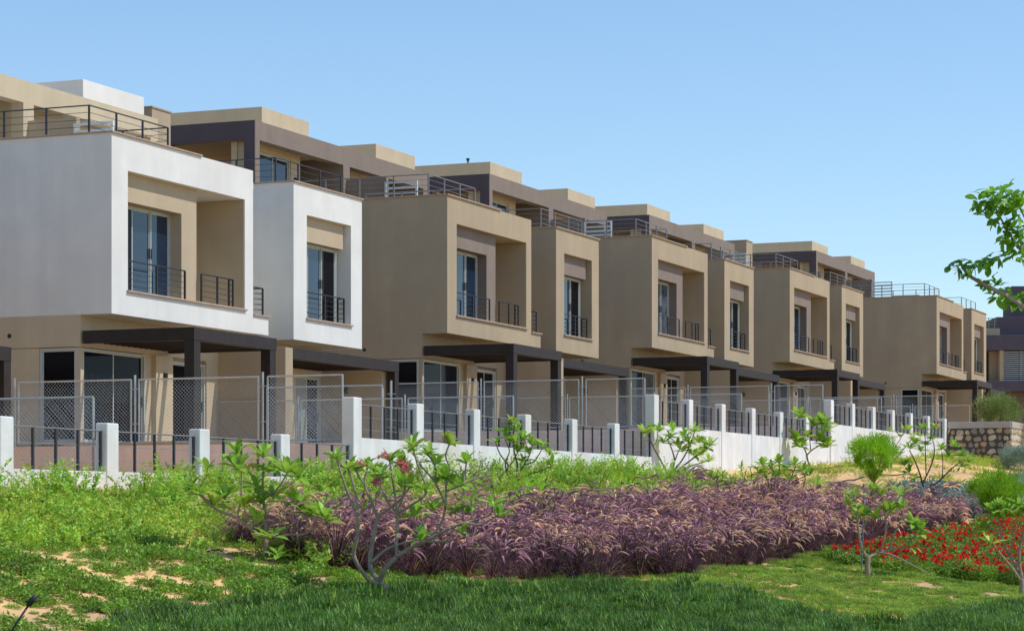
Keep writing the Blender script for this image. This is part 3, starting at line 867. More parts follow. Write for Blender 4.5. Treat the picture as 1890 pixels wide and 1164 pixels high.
def gp(x, y): X, D = hit(x, y); return (X, D, G(X, D))
def tr(label, org, sc_, base, limbs, rose, leafL, nl, fl, seed, mt='barkd', fcol='pinkp', D=None, dn=None):
    """limbs given in a picture crop: each limb is r0, r1, then (x, y, depth) points"""
    def z(x, y, d=0.0): return (org[0] + x / sc_, org[1] + y / sc_, d)
    b = z(*base)[:2]
    D = hit(*b)[1]
    rr = random.Random(seed); L = []
    for lb in limbs:
        L.append([(lb[0], lb[1])] + [z(*q) for q in lb[2:]])
    T = [z(x, y, d) + (int(n * 1.5),) for x, y, d, n in rose]
    return traced(label, b, D, L, T, leafL * 1.12, nl, [z(*q) for q in fl], seed, mt, fcol)
OR = (1152, 700); Q = 2.508
tr('plumeria with thin dark limbs against the white wall, right of the large flowering one', (800, 560), 3.423, (525, 1175),
   [(.045, .035, (525, 1180, 0), (522, 1130, 0), (528, 1090, 0)), (.026, .012, (525, 1110, 0), (530, 1020, .1), (505, 900, .1), (510, 770, 0)), (.024, .012, (520, 1130, 0), (465, 1080, -.1), (470, 1020, -.1), (420, 950, -.2), (390, 870, -.3)),
    (.016, .010, (470, 1025, -.1), (500, 1000, 0), (540, 920, .1), (560, 860, .1)), (.020, .010, (528, 1100, 0), (570, 1020, .2), (605, 960, .2), (625, 890, .2)), (.016, .010, (570, 1020, .2), (640, 990, .3), (690, 910, .3)),
    (.022, .010, (525, 1120, 0), (600, 1080, -.2), (680, 1055, -.3), (745, 1025, -.3)), (.018, .010, (465, 1080, -.1), (455, 1000, .2), (480, 930, .2), (450, 850, .2))],
   [(500, 750, 0, 10), (530, 800, .1, 9), (450, 810, .1, 9), (570, 855, .1, 8), (620, 885, .2, 10), (690, 900, .3, 10), (735, 950, .2, 8), (530, 930, .1, 9), (565, 990, .2, 7), (480, 860, .1, 9), (745, 1020, -.3, 8), (515, 870, -.1, 8), (600, 940, .3, 7), (395, 880, -.3, 4)],
   .24, 9, [(485, 742, 0), (575, 888, .1)], 21)
tr('bushy plumeria with many leaf clusters in front of the second tall white pier', OR, Q, (205, 455),
   [(.05, .03, (205, 458, 0), (212, 440, 0)), (.030, .012, (207, 450, 0), (170, 380, -.2), (130, 310, -.3), (105, 255, -.4)), (.014, .010, (130, 310, -.3), (150, 280, -.2), (152, 240, -.2)), (.030, .012, (212, 440, 0), (235, 380, .2), (222, 320, .2), (200, 270, .2)),
    (.020, .010, (235, 380, .2), (255, 330, .3), (280, 270, .3)), (.028, .012, (215, 440, 0), (270, 370, 0), (305, 300, 0), (325, 245, 0)), (.028, .012, (215, 445, 0), (290, 385, -.3), (350, 340, -.4), (395, 305, -.4)), (.024, .010, (220, 445, 0), (310, 400, .3), (360, 385, .4), (405, 370, .4))],
   [(90, 245, -.4, 9), (125, 240, -.3, 8), (160, 240, -.2, 9), (185, 290, .2, 10), (215, 265, .2, 10), (250, 300, .3, 11), (285, 255, .3, 11), (325, 240, 0, 11), (300, 295, 0, 11), (270, 330, .1, 9), (345, 290, -.2, 11), (375, 320, -.3, 10), (395, 305, -.4, 10), (320, 345, .1, 10), (395, 375, .4, 10), (360, 345, .3, 9), (230, 230, .4, 7)],
   .28, 10, [], 33)
tr('slender young plumeria with few drooping leaf clusters before the third tall pier', OR, Q, (866, 415),
   [(.035, .024, (866, 420, 0), (850, 375, 0), (845, 345, 0)), (.022, .014, (846, 350, 0), (832, 320, -.1), (815, 290, -.2), (808, 190, -.2)), (.024, .014, (846, 350, 0), (872, 325, .1), (915, 300, .2), (930, 290, .2)), (.018, .012, (866, 330, .1), (862, 270, .1), (878, 215, .1), (930, 205, .2))],
   [(810, 175, -.2, 14), (880, 210, .1, 11), (925, 205, .2, 14), (935, 235, .2, 8), (795, 280, -.2, 13), (810, 310, -.1, 13), (920, 285, .2, 14), (945, 310, .2, 12), (850, 262, 0, 8)],
   .42, 12, [(880, 200, .1), (915, 268, .2)], 12, fcol='yell')
tr('low spreading plumeria with dark limbs growing out of the purple grass', OR, Q, (700, 595),
   [(.05, .035, (700, 598, 0), (702, 560, 0)), (.030, .012, (700, 575, 0), (665, 490, -.2), (640, 395, -.3)), (.028, .012, (702, 565, 0), (712, 480, .1), (722, 400, .1)), (.028, .012, (705, 565, 0), (760, 490, .2), (800, 400, .3)), (.028, .012, (705, 570, 0), (790, 525, -.2), (860, 510, -.3), (905, 490, -.3)),
    (.018, .010, (760, 490, .2), (810, 460, .1), (860, 440, .1)), (.016, .010, (665, 490, -.2), (690, 440, -.1), (680, 400, 0)), (.018, .010, (790, 525, -.2), (830, 490, -.1), (835, 440, -.1))],
   [(635, 390, -.3, 8), (680, 405, 0, 9), (720, 385, .1, 10), (745, 420, .2, 9), (795, 395, .3, 10), (825, 425, -.1, 9), (860, 440, .1, 9), (700, 450, 0, 8), (655, 455, -.2, 8), (765, 460, .2, 8), (890, 480, -.3, 7), (620, 430, -.3, 6)],
   .26, 8, [], 44)
tr('small plumeria with three bare limbs inside the middle of the purple grass', OR, Q, (445, 612),
   [(.035, .025, (445, 620, 0), (445, 600, 0)), (.022, .010, (445, 605, 0), (405, 560, -.1), (385, 505, -.2)), (.022, .010, (446, 600, 0), (440, 540, .1), (432, 480, .1)), (.022, .010, (447, 603, 0), (500, 565, .2), (545, 505, .2)), (.016, .008, (446, 600, 0), (475, 540, -.1), (490, 485, -.1))],
   [(385, 495, -.2, 6), (430, 470, .1, 8), (400, 455, .1, 8), (490, 475, -.1, 8), (545, 500, .2, 5), (455, 450, 0, 7)], .22, 6, [], 45)
tr('sparse dry plumeria behind the farther round lime shrub', OR, Q, (1236, 412),
   [(.045, .03, (1236, 415, 0), (1235, 385, 0)), (.028, .010, (1236, 395, 0), (1275, 345, 0), (1325, 285, .1), (1350, 250, .1)), (.022, .010, (1235, 390, 0), (1250, 330, .2), (1285, 270, .2), (1305, 232, .2)), (.022, .010, (1235, 395, 0), (1205, 345, -.2), (1195, 290, -.2)), (.014, .008, (1300, 310, .1), (1340, 300, 0), (1375, 270, 0))],
   [(1300, 228, .2, 6), (1345, 255, .1, 6), (1280, 262, .2, 5), (1230, 240, 0, 5), (1372, 262, 0, 5), (1195, 285, -.2, 4), (1325, 230, .2, 4)], .26, 5, [], 15, 'bark')
tr('plumeria forking low on the sand at the edge of the silver ground cover', OR, Q, (1395, 532),
   [(.055, .04, (1396, 536, 0), (1390, 515, 0), (1382, 490, 0)), (.034, .012, (1385, 500, 0), (1365, 440, -.2), (1335, 370, -.3), (1312, 328, -.3)), (.030, .012, (1382, 480, 0), (1425, 400, .2), (1442, 330, .2), (1432, 275, .2)), (.034, .012, (1392, 520, 0), (1445, 478, -.1), (1520, 405, -.2), (1572, 368, -.2)),
    (.024, .008, (1398, 522, 0), (1480, 495, .3), (1550, 480, .4), (1600, 458, .4)), (.018, .010, (1470, 450, -.1), (1475, 390, 0), (1470, 330, 0)), (.018, .010, (1375, 455, -.1), (1330, 440, .1), (1315, 415, .1)), (.018, .010, (1400, 440, .1), (1400, 350, .2), (1398, 270, .2), (1390, 235, .2)), (.014, .010, (1400, 300, .2), (1435, 260, .2), (1445, 230, .2))],
   [(1318, 318, -.3, 10), (1345, 295, -.1, 10), (1400, 300, .2, 9), (1435, 270, .2, 9), (1470, 320, 0, 10), (1555, 350, -.2, 10), (1588, 378, -.2, 9), (1525, 310, -.2, 10), (1320, 425, .1, 10), (1300, 395, .1, 8), (1500, 355, 0, 8), (1388, 228, .2, 8), (1440, 225, .2, 8), (1345, 465, 0, 6), (1560, 400, -.1, 8), (1370, 330, -.1, 8)],
   .27, 9, [(1455, 212, .2)], 26)
tr('plumeria with pale pink blossoms standing beside the red flower bed', OR, Q, (1128, 915),
   [(.060, .045, (1128, 925, 0), (1126, 870, 0), (1130, 815, 0)), (.028, .012, (1128, 830, 0), (1092, 765, -.1), (1072, 650, -.2), (1060, 560, -.2), (1040, 520, -.2)), (.020, .010, (1082, 720, -.1), (1115, 670, 0), (1108, 630, 0)), (.032, .020, (1132, 822, 0), (1180, 800, .1), (1250, 785, .2), (1330, 774, .2)),
    (.022, .012, (1175, 800, .1), (1230, 810, -.1), (1300, 845, -.3), (1400, 900, -.4)), (.024, .012, (1235, 788, .2), (1265, 710, .3), (1300, 640, .3), (1290, 595, .3)), (.022, .012, (1190, 798, .1), (1212, 690, 0), (1205, 600, 0), (1195, 540, 0)), (.018, .010, (1208, 650, 0), (1250, 590, .1), (1285, 530, .1)),
    (.016, .010, (1290, 780, .2), (1350, 730, .2), (1365, 690, .2)), (.016, .010, (1072, 650, -.2), (1040, 610, -.3), (1030, 570, -.3)), (.016, .010, (1205, 600, 0), (1160, 560, 0), (1150, 520, 0))],
   [(1030, 575, -.3, 10), (1060, 540, -.2, 9), (1110, 630, 0, 12), (1080, 640, -.1, 8), (1190, 535, 0, 8), (1150, 510, 0, 9), (1215, 610, 0, 9), (1290, 590, .3, 10), (1170, 640, .1, 8), (1365, 690, .2, 10), (1345, 665, .2, 8), (1380, 715, .2, 7), (1285, 530, .1, 6), (1240, 600, .1, 8), (1330, 770, .2, 5)],
   .25, 9, [(1030, 560, -.3), (1045, 545, -.3), (1075, 520, -.2), (1085, 532, -.2), (1180, 525, 0), (1200, 540, 0), (1195, 515, 0), (1255, 560, .1)], 37, 'bark', 'palep')
tr('plumeria with bare grey limbs at the right edge in front of the red flowers', OR, Q, (1840, 1000),
   [(.060, .045, (1840, 1010, 0), (1842, 960, 0), (1840, 920, 0)), (.028, .014, (1840, 935, 0), (1790, 870, -.1), (1735, 810, -.2), (1695, 755, -.2)), (.034, .014, (1840, 930, 0), (1812, 850, .1), (1765, 760, .2), (1745, 650, .2), (1742, 600, .2)), (.034, .014, (1842, 925, 0), (1828, 820, 0), (1850, 700, 0), (1870, 620, 0)),
    (.030, .014, (1845, 930, 0), (1900, 840, .1), (1950, 740, .2), (1960, 660, .2)), (.018, .010, (1790, 810, .1), (1810, 720, 0), (1815, 640, 0)), (.016, .010, (1745, 700, .2), (1690, 680, .2), (1660, 680, .2))],
   [(1655, 680, .2, 9), (1690, 690, .2, 8), (1742, 595, .2, 12), (1715, 610, .2, 10), (1775, 605, .1, 10), (1815, 630, 0, 11), (1850, 600, 0, 11), (1870, 620, 0, 10), (1960, 650, .2, 12), (1900, 640, .1, 10), (1760, 640, .1, 8), (1690, 755, -.2, 4), (1830, 580, .1, 8)],
   .25, 9, [], 58, 'bark')
plumeria('small green plumeria just behind the purple grass, left of the slender young one', gp(1385, 905), .9, .9, 71, .22, 7, 2, .1, 'barkd', 4, None, .03, upward=.8)
# prop cane beside the pale plumeria
p = gp(1590, 1055)
o = link('support_cane', MB().tube([(0, 0, 0), (.03, 0, .8), (.05, 0, 1.55)], .014, 6).mesh('support_cane', M['acblue']), None, p); o['label'] = 'thin grey support cane tied beside the pale blossomed plumeria'; o['category'] = 'cane'

# round lime shrubs on thin stems
def ball_shrub(name, label, loc, stem_h, rx, rz, mt, n, seed, leaf=(.07, .012), stems=9, grp=None, wisp=0.0, dome=False):
    rr = random.Random(seed)
    t = thing(name, label, 'shrub', loc, 0, grp)
    mb = MB()
    for i in range(stems):
        an = rr.uniform(0, 6.28); q = rr.uniform(.2, .8)
        mb.tube([(0, 0, -.1), (math.cos(an) * .06, math.sin(an) * .06, stem_h * .35), (math.cos(an) * rx * q * .6, math.sin(an) * rx * q * .6, stem_h * .9), (math.cos(an) * rx * q, math.sin(an) * rx * q, stem_h + rz)], [.018, .014, .009, .004], 5)
    part('trunk', mb, M['twig'], t, smooth=True)
    mb = MB(); subs = []
    for i in range(60):
        v = Vector((rr.gauss(0, 1), rr.gauss(0, 1), rr.gauss(0, 1))).normalized() * rr.uniform(.55, 1.0)
        if v.z < -.5: v.z *= .6
        if dome: v.z = v.z if v.z > 0 else v.z * .35 - .5 * (1 - math.hypot(v.x, v.y))
        subs.append((Vector((v.x * rx, v.y * rx, v.z * rz + stem_h + rz * .9)), rr.uniform(.16, .30) * rx / .7))
    if dome:
        for i in range(26):
            an = rr.uniform(0, 6.28); u = rr.random()
            subs.append((Vector((math.cos(an) * rx * .75 * u, math.sin(an) * rx * .75 * u, stem_h * .55 + (stem_h * .45 + rz * .5) * u)), .10))
    for i in range(n):
        c, s = rr.choice(subs)
        d = Vector((rr.gauss(0, 1), rr.gauss(0, 1), rr.gauss(.4, 1))).normalized()
        p = c + d * s * rr.uniform(.1, 1.0) * (1 + wisp * rr.random())
        out = (p - Vector((0, 0, stem_h + rz * .5))).normalized()
        f = (out + d * .8 + Vector((0, 0, .4 ))).normalized()
        u = f.orthogonal().normalized(); u.rotate(Quaternion(f, rr.uniform(0, 6.28)))
        Lf = leaf[0] * rr.uniform(.6, 1.3)
        mb.quad(tuple(p), tuple(p + f * Lf * .5 + u * leaf[1]), tuple(p + f * Lf), tuple(p + f * Lf * .5 - u * leaf[1]))
    part('crown', mb, M[mt], t)
    return t
ball_shrub('lime_shrub', 'round lime green shrub on thin fanning stems, nearer the houses on the sand', gp(1612, 903), .72, .80, .44, 'lime', 12500, 13, (.09, .012), stems=18, wisp=.2, dome=True)
ball_shrub('lime_shrub', 'round lime green shrub over the silver ground cover near the right edge', gp(1838, 958), .34, .74, .52, 'lime', 14000, 4, (.09, .012), stems=16, wisp=.35, dome=True)
def wt(a, b, z): return tuple(W(a, b, z))
ball_shrub('olive_bush', 'feathery olive green bush growing above the stone wall before the last house', wt(56.5, 9.6, 3.5), .35, .85, .62, 'olive', 8500, 5, (.13, .012), wisp=1.0)
ball_shrub('olive_bush', 'olive green bush leaning over the stone wall at the right edge', wt(57.0, 12.0, 2.9), .5, .95, .70, 'olive', 10500, 6, (.12, .014), wisp=1.0)
ball_shrub('dry_bush', 'low greyish bush at the foot of the pale stone wall', gp(1885, 868), .05, .8, .4, 'silver', 7000, 8, (.12, .012), wisp=.5)

# tree reaching in from the right
def near_tree():
    D = 32.0; s = D / F_PX
    ox = (2080 - CX) * s; zg = G(ox, D)
    t = thing('shade_tree', 'leafy tree reaching into the sky from beyond the right edge', 'tree', (ox, D, zg), 0)
    def V(x, y, dy=0): return Vector(((x - CX) * s - ox, dy, (HY - y) * s - zg))
    mb = MB()
    mb.tube([(0, 0, -.2), (.05, .02, 1.2), (-.05, 0, 2.2), V(2060, 640)], [.13, .11, .09, .07], 9)
    def b(r0, r1, *p):
        pts = [V(*q) for q in p]; k = len(pts)
        mb.tube(pts, [r0 + (r1 - r0) * i / (k - 1) for i in range(k)], 6)
    b(.05, .02, (2060, 640), (1990, 610, -.1), (1930, 590, -.1), (1885, 567, -.1), (1855, 547, -.1), (1813, 525, -.05), (1789, 509, 0), (1775, 492, 0))
    b(.065, .03, (2060, 640), (2010, 560, .2), (1960, 500, .3), (1915, 470, .3), (1885, 450, .25))
    b(.018, .006, (1885, 450, .25), (1870, 445, .2), (1866, 468, .1), (1840, 473, .1), (1810, 485, .1))
    b(.02, .006, (1885, 450, .25), (1868, 420, .3), (1850, 395, .2), (1835, 370, .1), (1815, 355, .1))
    b(.02, .006, (1915, 470, .3), (1905, 420, .1), (1880, 380, 0), (1850, 350, 0))
    b(.04, .01, (2010, 560, .2), (2000, 450, .3), (1980, 380, .3), (1950, 340, .2))
    b(.04, .01, (2060, 640), (2110, 540, .1), (2150, 470, .2), (2180, 430, .3))
    part('trunk', mb, M['bark'], t, smooth=True)
    rr = random.Random(9)
    # leaf clusters (px centre, px radii, count)
    cl = [((1850, 362), (42, 20), 44), ((1835, 385), (26, 22), 22), ((1868, 385), (26, 24), 22), ((1805, 372), (13, 9), 8), ((1878, 425), (26, 24), 28), ((1855, 420), (16, 16), 9),
          ((1868, 452), (20, 22), 14), ((1885, 475), (14, 12), 7), ((1784, 492), (20, 14), 22), ((1757, 489), (9, 3), 4), ((1822, 483), (20, 8), 13), ((1838, 470), (8, 7), 5), ((1826, 522), (14, 12), 12),
          ((1855, 540), (20, 14), 14), ((1880, 552), (14, 14), 12), ((1925, 370), (30, 40), 20), ((1950, 440), (40, 40), 16), ((1930, 560), (40, 30), 16)]
    ctr = Vector((0, 0, 0))
    for (cx_, cy_), (rx, ry), n in cl:
        for i in range(int(n * (1.6 if cx_ < 1900 else .6))):
            while True:
                a, b_ = rr.uniform(-1, 1), rr.uniform(-1, 1)
                if a * a + b_ * b_ <= 1: break
            p = V(cx_ + a * rx, cy_ + b_ * ry, rr.uniform(-1, 1) * rx * s * .9)
            d = Vector((rr.uniform(-1, .6), rr.uniform(-1, .6), rr.uniform(-.6, .35)))
            o = link('leaf', rr.choice(TL), t, tuple(p), orient(d, rr.uniform(-.8, .8)))
            q = rr.uniform(.12, .18); o.scale = (q, q, q)
near_tree()

# ------------------------------------------------------------------ masses: source clumps
SRC = bpy.data.collections.new('plant_sources')
def add_src(coll, name, me):
    o = bpy.data.objects.new(name, me); coll.objects.link(o); return o
def quadleaf(mb, p, f, u, L, w_, m=0):
    mb.quad(tuple(p), tuple(p + f * L * .45 + u * w_), tuple(p + f * L), tuple(p + f * L * .45 - u * w_), m)
def blade(mb, p, d, L, w_, bend, m=0, seg=3):
    q = Vector(p); dd = Vector(d).normalized(); side = dd.cross(Vector((0, 0, 1)))
    if side.length < .05: side = Vector((1, 0, 0))
    side.normalize(); h = Vector((d[0], d[1], 0))
    prev = (q - side * w_, q + side * w_)
    for i in range(seg):
        dd = (dd + h * bend * .4 + Vector((0, 0, -bend * .35 * (i + .3)))).normalized()
        q = q + dd * (L / seg); ww = w_ * (1 - (i + 1) / seg) + .0004
        cur = (q - side * ww, q + side * ww)
        mb.quad(tuple(prev[0]), tuple(prev[1]), tuple(cur[1]), tuple(cur[0]), m); prev = cur
    return q

def sprig_clump(rr, stems, H, spread, mats, leaf=.045, pairs=11):
    mb = MB()
    for s in range(stems):
        an = rr.uniform(0, 6.28); q = rr.uniform(.1, 1.0) * spread
        p = Vector((math.cos(an) * q * .4, math.sin(an) * q * .4, 0)); d = Vector((math.cos(an) * q * 1.6, math.sin(an) * q * 1.6, 1)).normalized()
        Ls = H * rr.uniform(.6, 1.1); n = pairs
        mi = 1 if rr.random() < .3 else 0
        for i in range(n):
            d = (d + Vector((rr.uniform(-.08, .08), rr.uniform(-.08, .08), -.03))).normalized()
            p = p + d * (Ls / n)
            for sg in (0, 1, 2):
                f = Vector((rr.uniform(-1, 1), rr.uniform(-1, 1), rr.uniform(-.1, .9))).normalized(); u = f.cross(d)
                if u.length < .1: continue
                u.normalize()
                quadleaf(mb, p, f, u, leaf * rr.uniform(.7, 1.4), leaf * .24, mi)
    return mb.mesh('clump', mats)

def creep_clump(rr, n, r, hh, mats, leaf=.03):
    mb = MB()
    for i in range(n):
        q = r * math.sqrt(rr.random()); an = rr.uniform(0, 6.28)
        p = Vector((math.cos(an) * q, math.sin(an) * q, hh * rr.random() * (1.15 - q / r)))
        f = Vector((rr.uniform(-1, 1), rr.uniform(-1, 1), rr.uniform(0, .9))).normalized()
        u = f.cross(Vector((rr.uniform(-.5, .5), rr.uniform(-.5, .5), 1))).normalized()
        quadleaf(mb, p, f, u, leaf * rr.uniform(.6, 1.4), leaf * .3, 1 if rr.random() < .2 else 0)
    return mb.mesh('clump', mats)

def grass_patch(rr, n, size, H, mats, w_=.004, lean=.35, pale=.15):
    mb = MB()
    for i in range(n):
        p = Vector((rr.uniform(-size, size), rr.uniform(-size, size), 0))
        d = (rr.gauss(0, lean), rr.gauss(0, lean), 1)
        blade(mb, p, d, H * rr.uniform(.6, 1.25), w_ * rr.uniform(.7, 1.3), rr.uniform(.1, .8), 1 if rr.random() < pale else 0, 2)
    return mb.mesh('clump', mats)

def fountain(rr, nb, npl, H, pm):
    """0 dark blade, 1 mauve blade, 2 plume, 3 straw"""
    mb = MB()
    for i in range(nb):
        an = rr.uniform(0, 6.28); q = rr.random() ** .7
        d = (math.cos(an) * q * .8, math.sin(an) * q * .8, 1)
        blade(mb, (math.cos(an) * .07 * q, math.sin(an) * .07 * q, 0), d, H * rr.uniform(.6, 1.05), rr.uniform(.0035, .006), rr.uniform(.2, .9), 1 if rr.random() < .30 else (3 if rr.random() < .05 else 0), 4)
    for i in range(npl):
        an = rr.uniform(0, 6.28); q = rr.uniform(.25, 1.0)
        dr = Vector((math.cos(an), math.sin(an), 0))
        d = (dr * q * .55 + Vector((0, 0, 1))).normalized(); p = dr * .05
        Ls = H * rr.uniform(.78, 1.0); st = [p]
        for k in range(3):
            d = (d + dr * .10).normalized(); p = p + d * (Ls / 3); st.append(p)
        mb.tube(st, .0022, 3, 1, False)
        # arching fox tail
        Lp = rr.uniform(.17, .28); pts = [p]; n = 6; dv = [d.copy()]
        cv = rr.uniform(.25, .6)
        for k in range(n):
            d = (d + dr * cv * .5 + Vector((0, 0, -cv * .75))).normalized(); p = p + d * (Lp / n); pts.append(p); dv.append(d.copy())
        rad = [.004, .012, .014, .014, .012, .008, .002]
        mb.tube(pts, rad, 4, 2, False)
        for k in range(n):
            for j in range(9):
                f = Vector((rr.gauss(0, 1), rr.gauss(0, 1), rr.gauss(0, 1))).normalized()
                o = dv[k] * .9 + f; o.normalize()
                a = pts[k] + (pts[k + 1] - pts[k]) * rr.random(); u = o.orthogonal().normalized() * .0016
                tipp = a + o * rr.uniform(.018, .032)
                mb.tri(tuple(a - u), tuple(a + u), tuple(tipp), 2)
    return mb.mesh('clump', [M['burg'], M['burgt'], M[pm], M['straw']])

def flower_clump(rr, nl, nf, H, r):
    mb = MB()
    for i in range(nl):
        q = r * math.sqrt(rr.random()); an = rr.uniform(0, 6.28)
        p = Vector((math.cos(an) * q, math.sin(an) * q, H * rr.uniform(.1, .9)))
        f = Vector((rr.uniform(-1, 1), rr.uniform(-1, 1), rr.uniform(-.1, 1))).normalized(); u = f.orthogonal().normalized()
        quadleaf(mb, p, f, u, .06 * rr.uniform(.6, 1.3), .016, 0)
    for i in range(nf):
        q = r * math.sqrt(rr.random()); an = rr.uniform(0, 6.28)
        c = Vector((math.cos(an) * q, math.sin(an) * q, H * rr.uniform(.75, 1.12)))
        for k in range(16):
            f = Vector((rr.gauss(0, 1), rr.gauss(0, 1), rr.gauss(.5, 1))).normalized(); u = f.orthogonal().normalized(); u.rotate(Quaternion(f, rr.uniform(0, 3)))
            quadleaf(mb, c, (f + u * .4).normalized(), f.cross(u), .048 * rr.uniform(.8, 1.3), .017, 1)
    return mb.mesh('clump', [M['creep'], M['red']])

def col_of(name, meshes):
    c = bpy.data.collections.new(name + '_sources')
    for i, m in enumerate(meshes): add_src(c, '%s_clump' % name, m)
    return c
rr = random.Random(77)
C_SHRUB = col_of('shrub', [sprig_clump(rr, 20, .36, .8, [M['shrub'], M['shrub2']], .075, 7) for _ in range(4)])
C_FERN = col_of('tall_shrub', [sprig_clump(rr, 24, .56, .5, [M['shrub'], M['shrub2']], .062, 12) for _ in range(3)])
C_CREEP = col_of('creeper', [creep_clump(rr, 300, .20, .12, [M['creep'], M['shrub']], .042) for _ in range(4)])
C_YEL = col_of('yellow_cover', [sprig_clump(rr, 16, .34, .9, [M['shrub2'], M['shrub']], .055, 8) for _ in range(3)])
C_LAWN = col_of('lawn', [grass_patch(rr, 300, .26, .125, [M['grass'], M['grass2']], .0105, .50, .10) for _ in range(4)])
C_PALE = col_of('pale_grass', [grass_patch(rr, 520, .22, .06, [M['grass2'], M['creep']], .0045, .6, .35) for _ in range(4)])
C_FOUN = col_of('fountain_grass', [fountain(rr, 190, 18, .72, 'plume'), fountain(rr, 190, 12, .76, 'plume'), fountain(rr, 170, 20, .70, 'plume2'), fountain(rr, 200, 10, .74, 'plume2'), fountain(rr, 210, 5, .66, 'plume'), fountain(rr, 170, 16, .82, 'plume2')])
C_RED = col_of('red_flower', [flower_clump(rr, 420, k, .27, .27) for k in (7, 1, 6, 0)])
C_SILV = col_of('silver_cover', [creep_clump(rr, 260, .17, .2, [M['silver'], M['silver']], .06) for _ in range(3)])

def scatter(name, label, coll, nsrc, pts):
    """pts: list of (x, y, z, yaw, scale, tilt)"""
    me = bpy.data.meshes.new(name)
    me.from_pydata([p[:3] for p in pts], [], [])
    ar = me.attributes.new('rot', 'FLOAT_VECTOR', 'POINT'); v = []
    for p in pts: v += [p[5] * math.cos(p[3] * 3), p[5] * math.sin(p[3] * 3), p[3]]
    ar.data.foreach_set('vector', v)
    a2 = me.attributes.new('scl', 'FLOAT', 'POINT'); a2.data.foreach_set('value', [p[4] for p in pts])
    a3 = me.attributes.new('idx', 'INT', 'POINT'); a3.data.foreach_set('value', [i * 7919 % nsrc for i in range(len(pts))])
    o = link(name, me); o['kind'] = 'stuff'; o['label'] = label
    ng = bpy.data.node_groups.new(name + '_scatter', 'GeometryNodeTree')
    ng.interface.new_socket('Geometry', in_out='INPUT', socket_type='NodeSocketGeometry')
    ng.interface.new_socket('Geometry', in_out='OUTPUT', socket_type='NodeSocketGeometry')
    gi = ng.nodes.new('NodeGroupInput'); go = ng.nodes.new('NodeGroupOutput')
    ci = ng.nodes.new('GeometryNodeCollectionInfo'); ci.inputs['Collection'].default_value = coll
    ci.inputs['Separate Children'].default_value = True; ci.inputs['Reset Children'].default_value = True
    ip = ng.nodes.new('GeometryNodeInstanceOnPoints'); ip.inputs['Pick Instance'].default_value = True
    def na(nm, ty):
        n = ng.nodes.new('GeometryNodeInputNamedAttribute'); n.data_type = ty; n.inputs['Name'].default_value = nm
        return n.outputs['Attribute']
    ng.links.new(gi.outputs[0], ip.inputs['Points']); ng.links.new(ci.outputs[0], ip.inputs['Instance'])
    ng.links.new(na('idx', 'INT'), ip.inputs['Instance Index'])
    er = ng.nodes.new('FunctionNodeEulerToRotation'); ng.links.new(na('rot', 'FLOAT_VECTOR'), er.inputs[0])
    ng.links.new(er.outputs[0], ip.inputs['Rotation']); ng.links.new(na('scl', 'FLOAT'), ip.inputs['Scale'])
    ng.links.new(ip.outputs[0], go.inputs[0])
    md = o.modifiers.new('scatter', 'NODES'); md.node_group = ng
    return o

def inpoly(x, y, P):
    c = False; j = len(P) - 1
    for i in range(len(P)):
        xi, yi = P[i]; xj, yj = P[j]
        if (yi > y) != (yj > y) and x < (xj - xi) * (y - yi) / (yj - yi) + xi: c = not c
        j = i
    return c
def gpoly(pts): return [hit(*p) for p in pts]        # outline in ground coordinates
BED = gpoly([(440, 1003), (500, 1030), (580, 1048), (660, 1056), (780, 1066), (900, 1070), (1050, 1072), (1200, 1070), (1290, 1060), (1400, 1046), (1460, 1030), (1530, 1018), (1640, 1003), (1760, 985), (1775, 968),
             (1760, 953), (1700, 948), (1600, 943), (1500, 938), (1400, 935), (1300, 942), (1200, 952), (1000, 966), (900, 975), (800, 979), (700, 983), (600, 988), (500, 995)])
LAWN = gpoly([(-700, 1500), (100, 1230), (205, 1164), (330, 1126), (480, 1110), (620, 1094), (700, 1086), (760, 1080), (900, 1080), (1200, 1082), (1330, 1090), (1400, 1105), (1470, 1127), (1560, 1150), (1650, 1157), (1720, 1140),
              (1800, 1124), (1890, 1110), (2300, 1100), (2700, 1500)])
PALE = gpoly([(590, 1040), (660, 1046), (780, 1054), (900, 1058), (1250, 1056), (1400, 1036), (1480, 1018), (1540, 1012), (1640, 1022), (1720, 1044), (1890, 1060), (2300, 1070), (2300, 1170), (1890, 1170), (1600, 1190), (1400, 1150), (1300, 1095), (1000, 1086), (600, 1100)])
REDP = gpoly([(1530, 1032), (1600, 1022), (1700, 1004), (1790, 985), (1815, 968), (1890, 955), (2200, 955), (2200, 1092), (1890, 1085), (1740, 1068), (1640, 1055), (1560, 1046)])
SILV = gpoly([(1560, 935), (1610, 912), (1660, 900), (1720, 896), (1790, 900), (1830, 893), (1890, 880), (2200, 870), (2200, 950), (1890, 952), (1810, 962), (1785, 955), (1700, 935), (1640, 928)])
CREEPZ = gpoly([(-500, 1500), (-500, 985), (0, 985), (300, 990), (430, 1000), (600, 1050), (760, 1068), (760, 1082), (620, 1096), (330, 1126), (200, 1166), (0, 1240)])

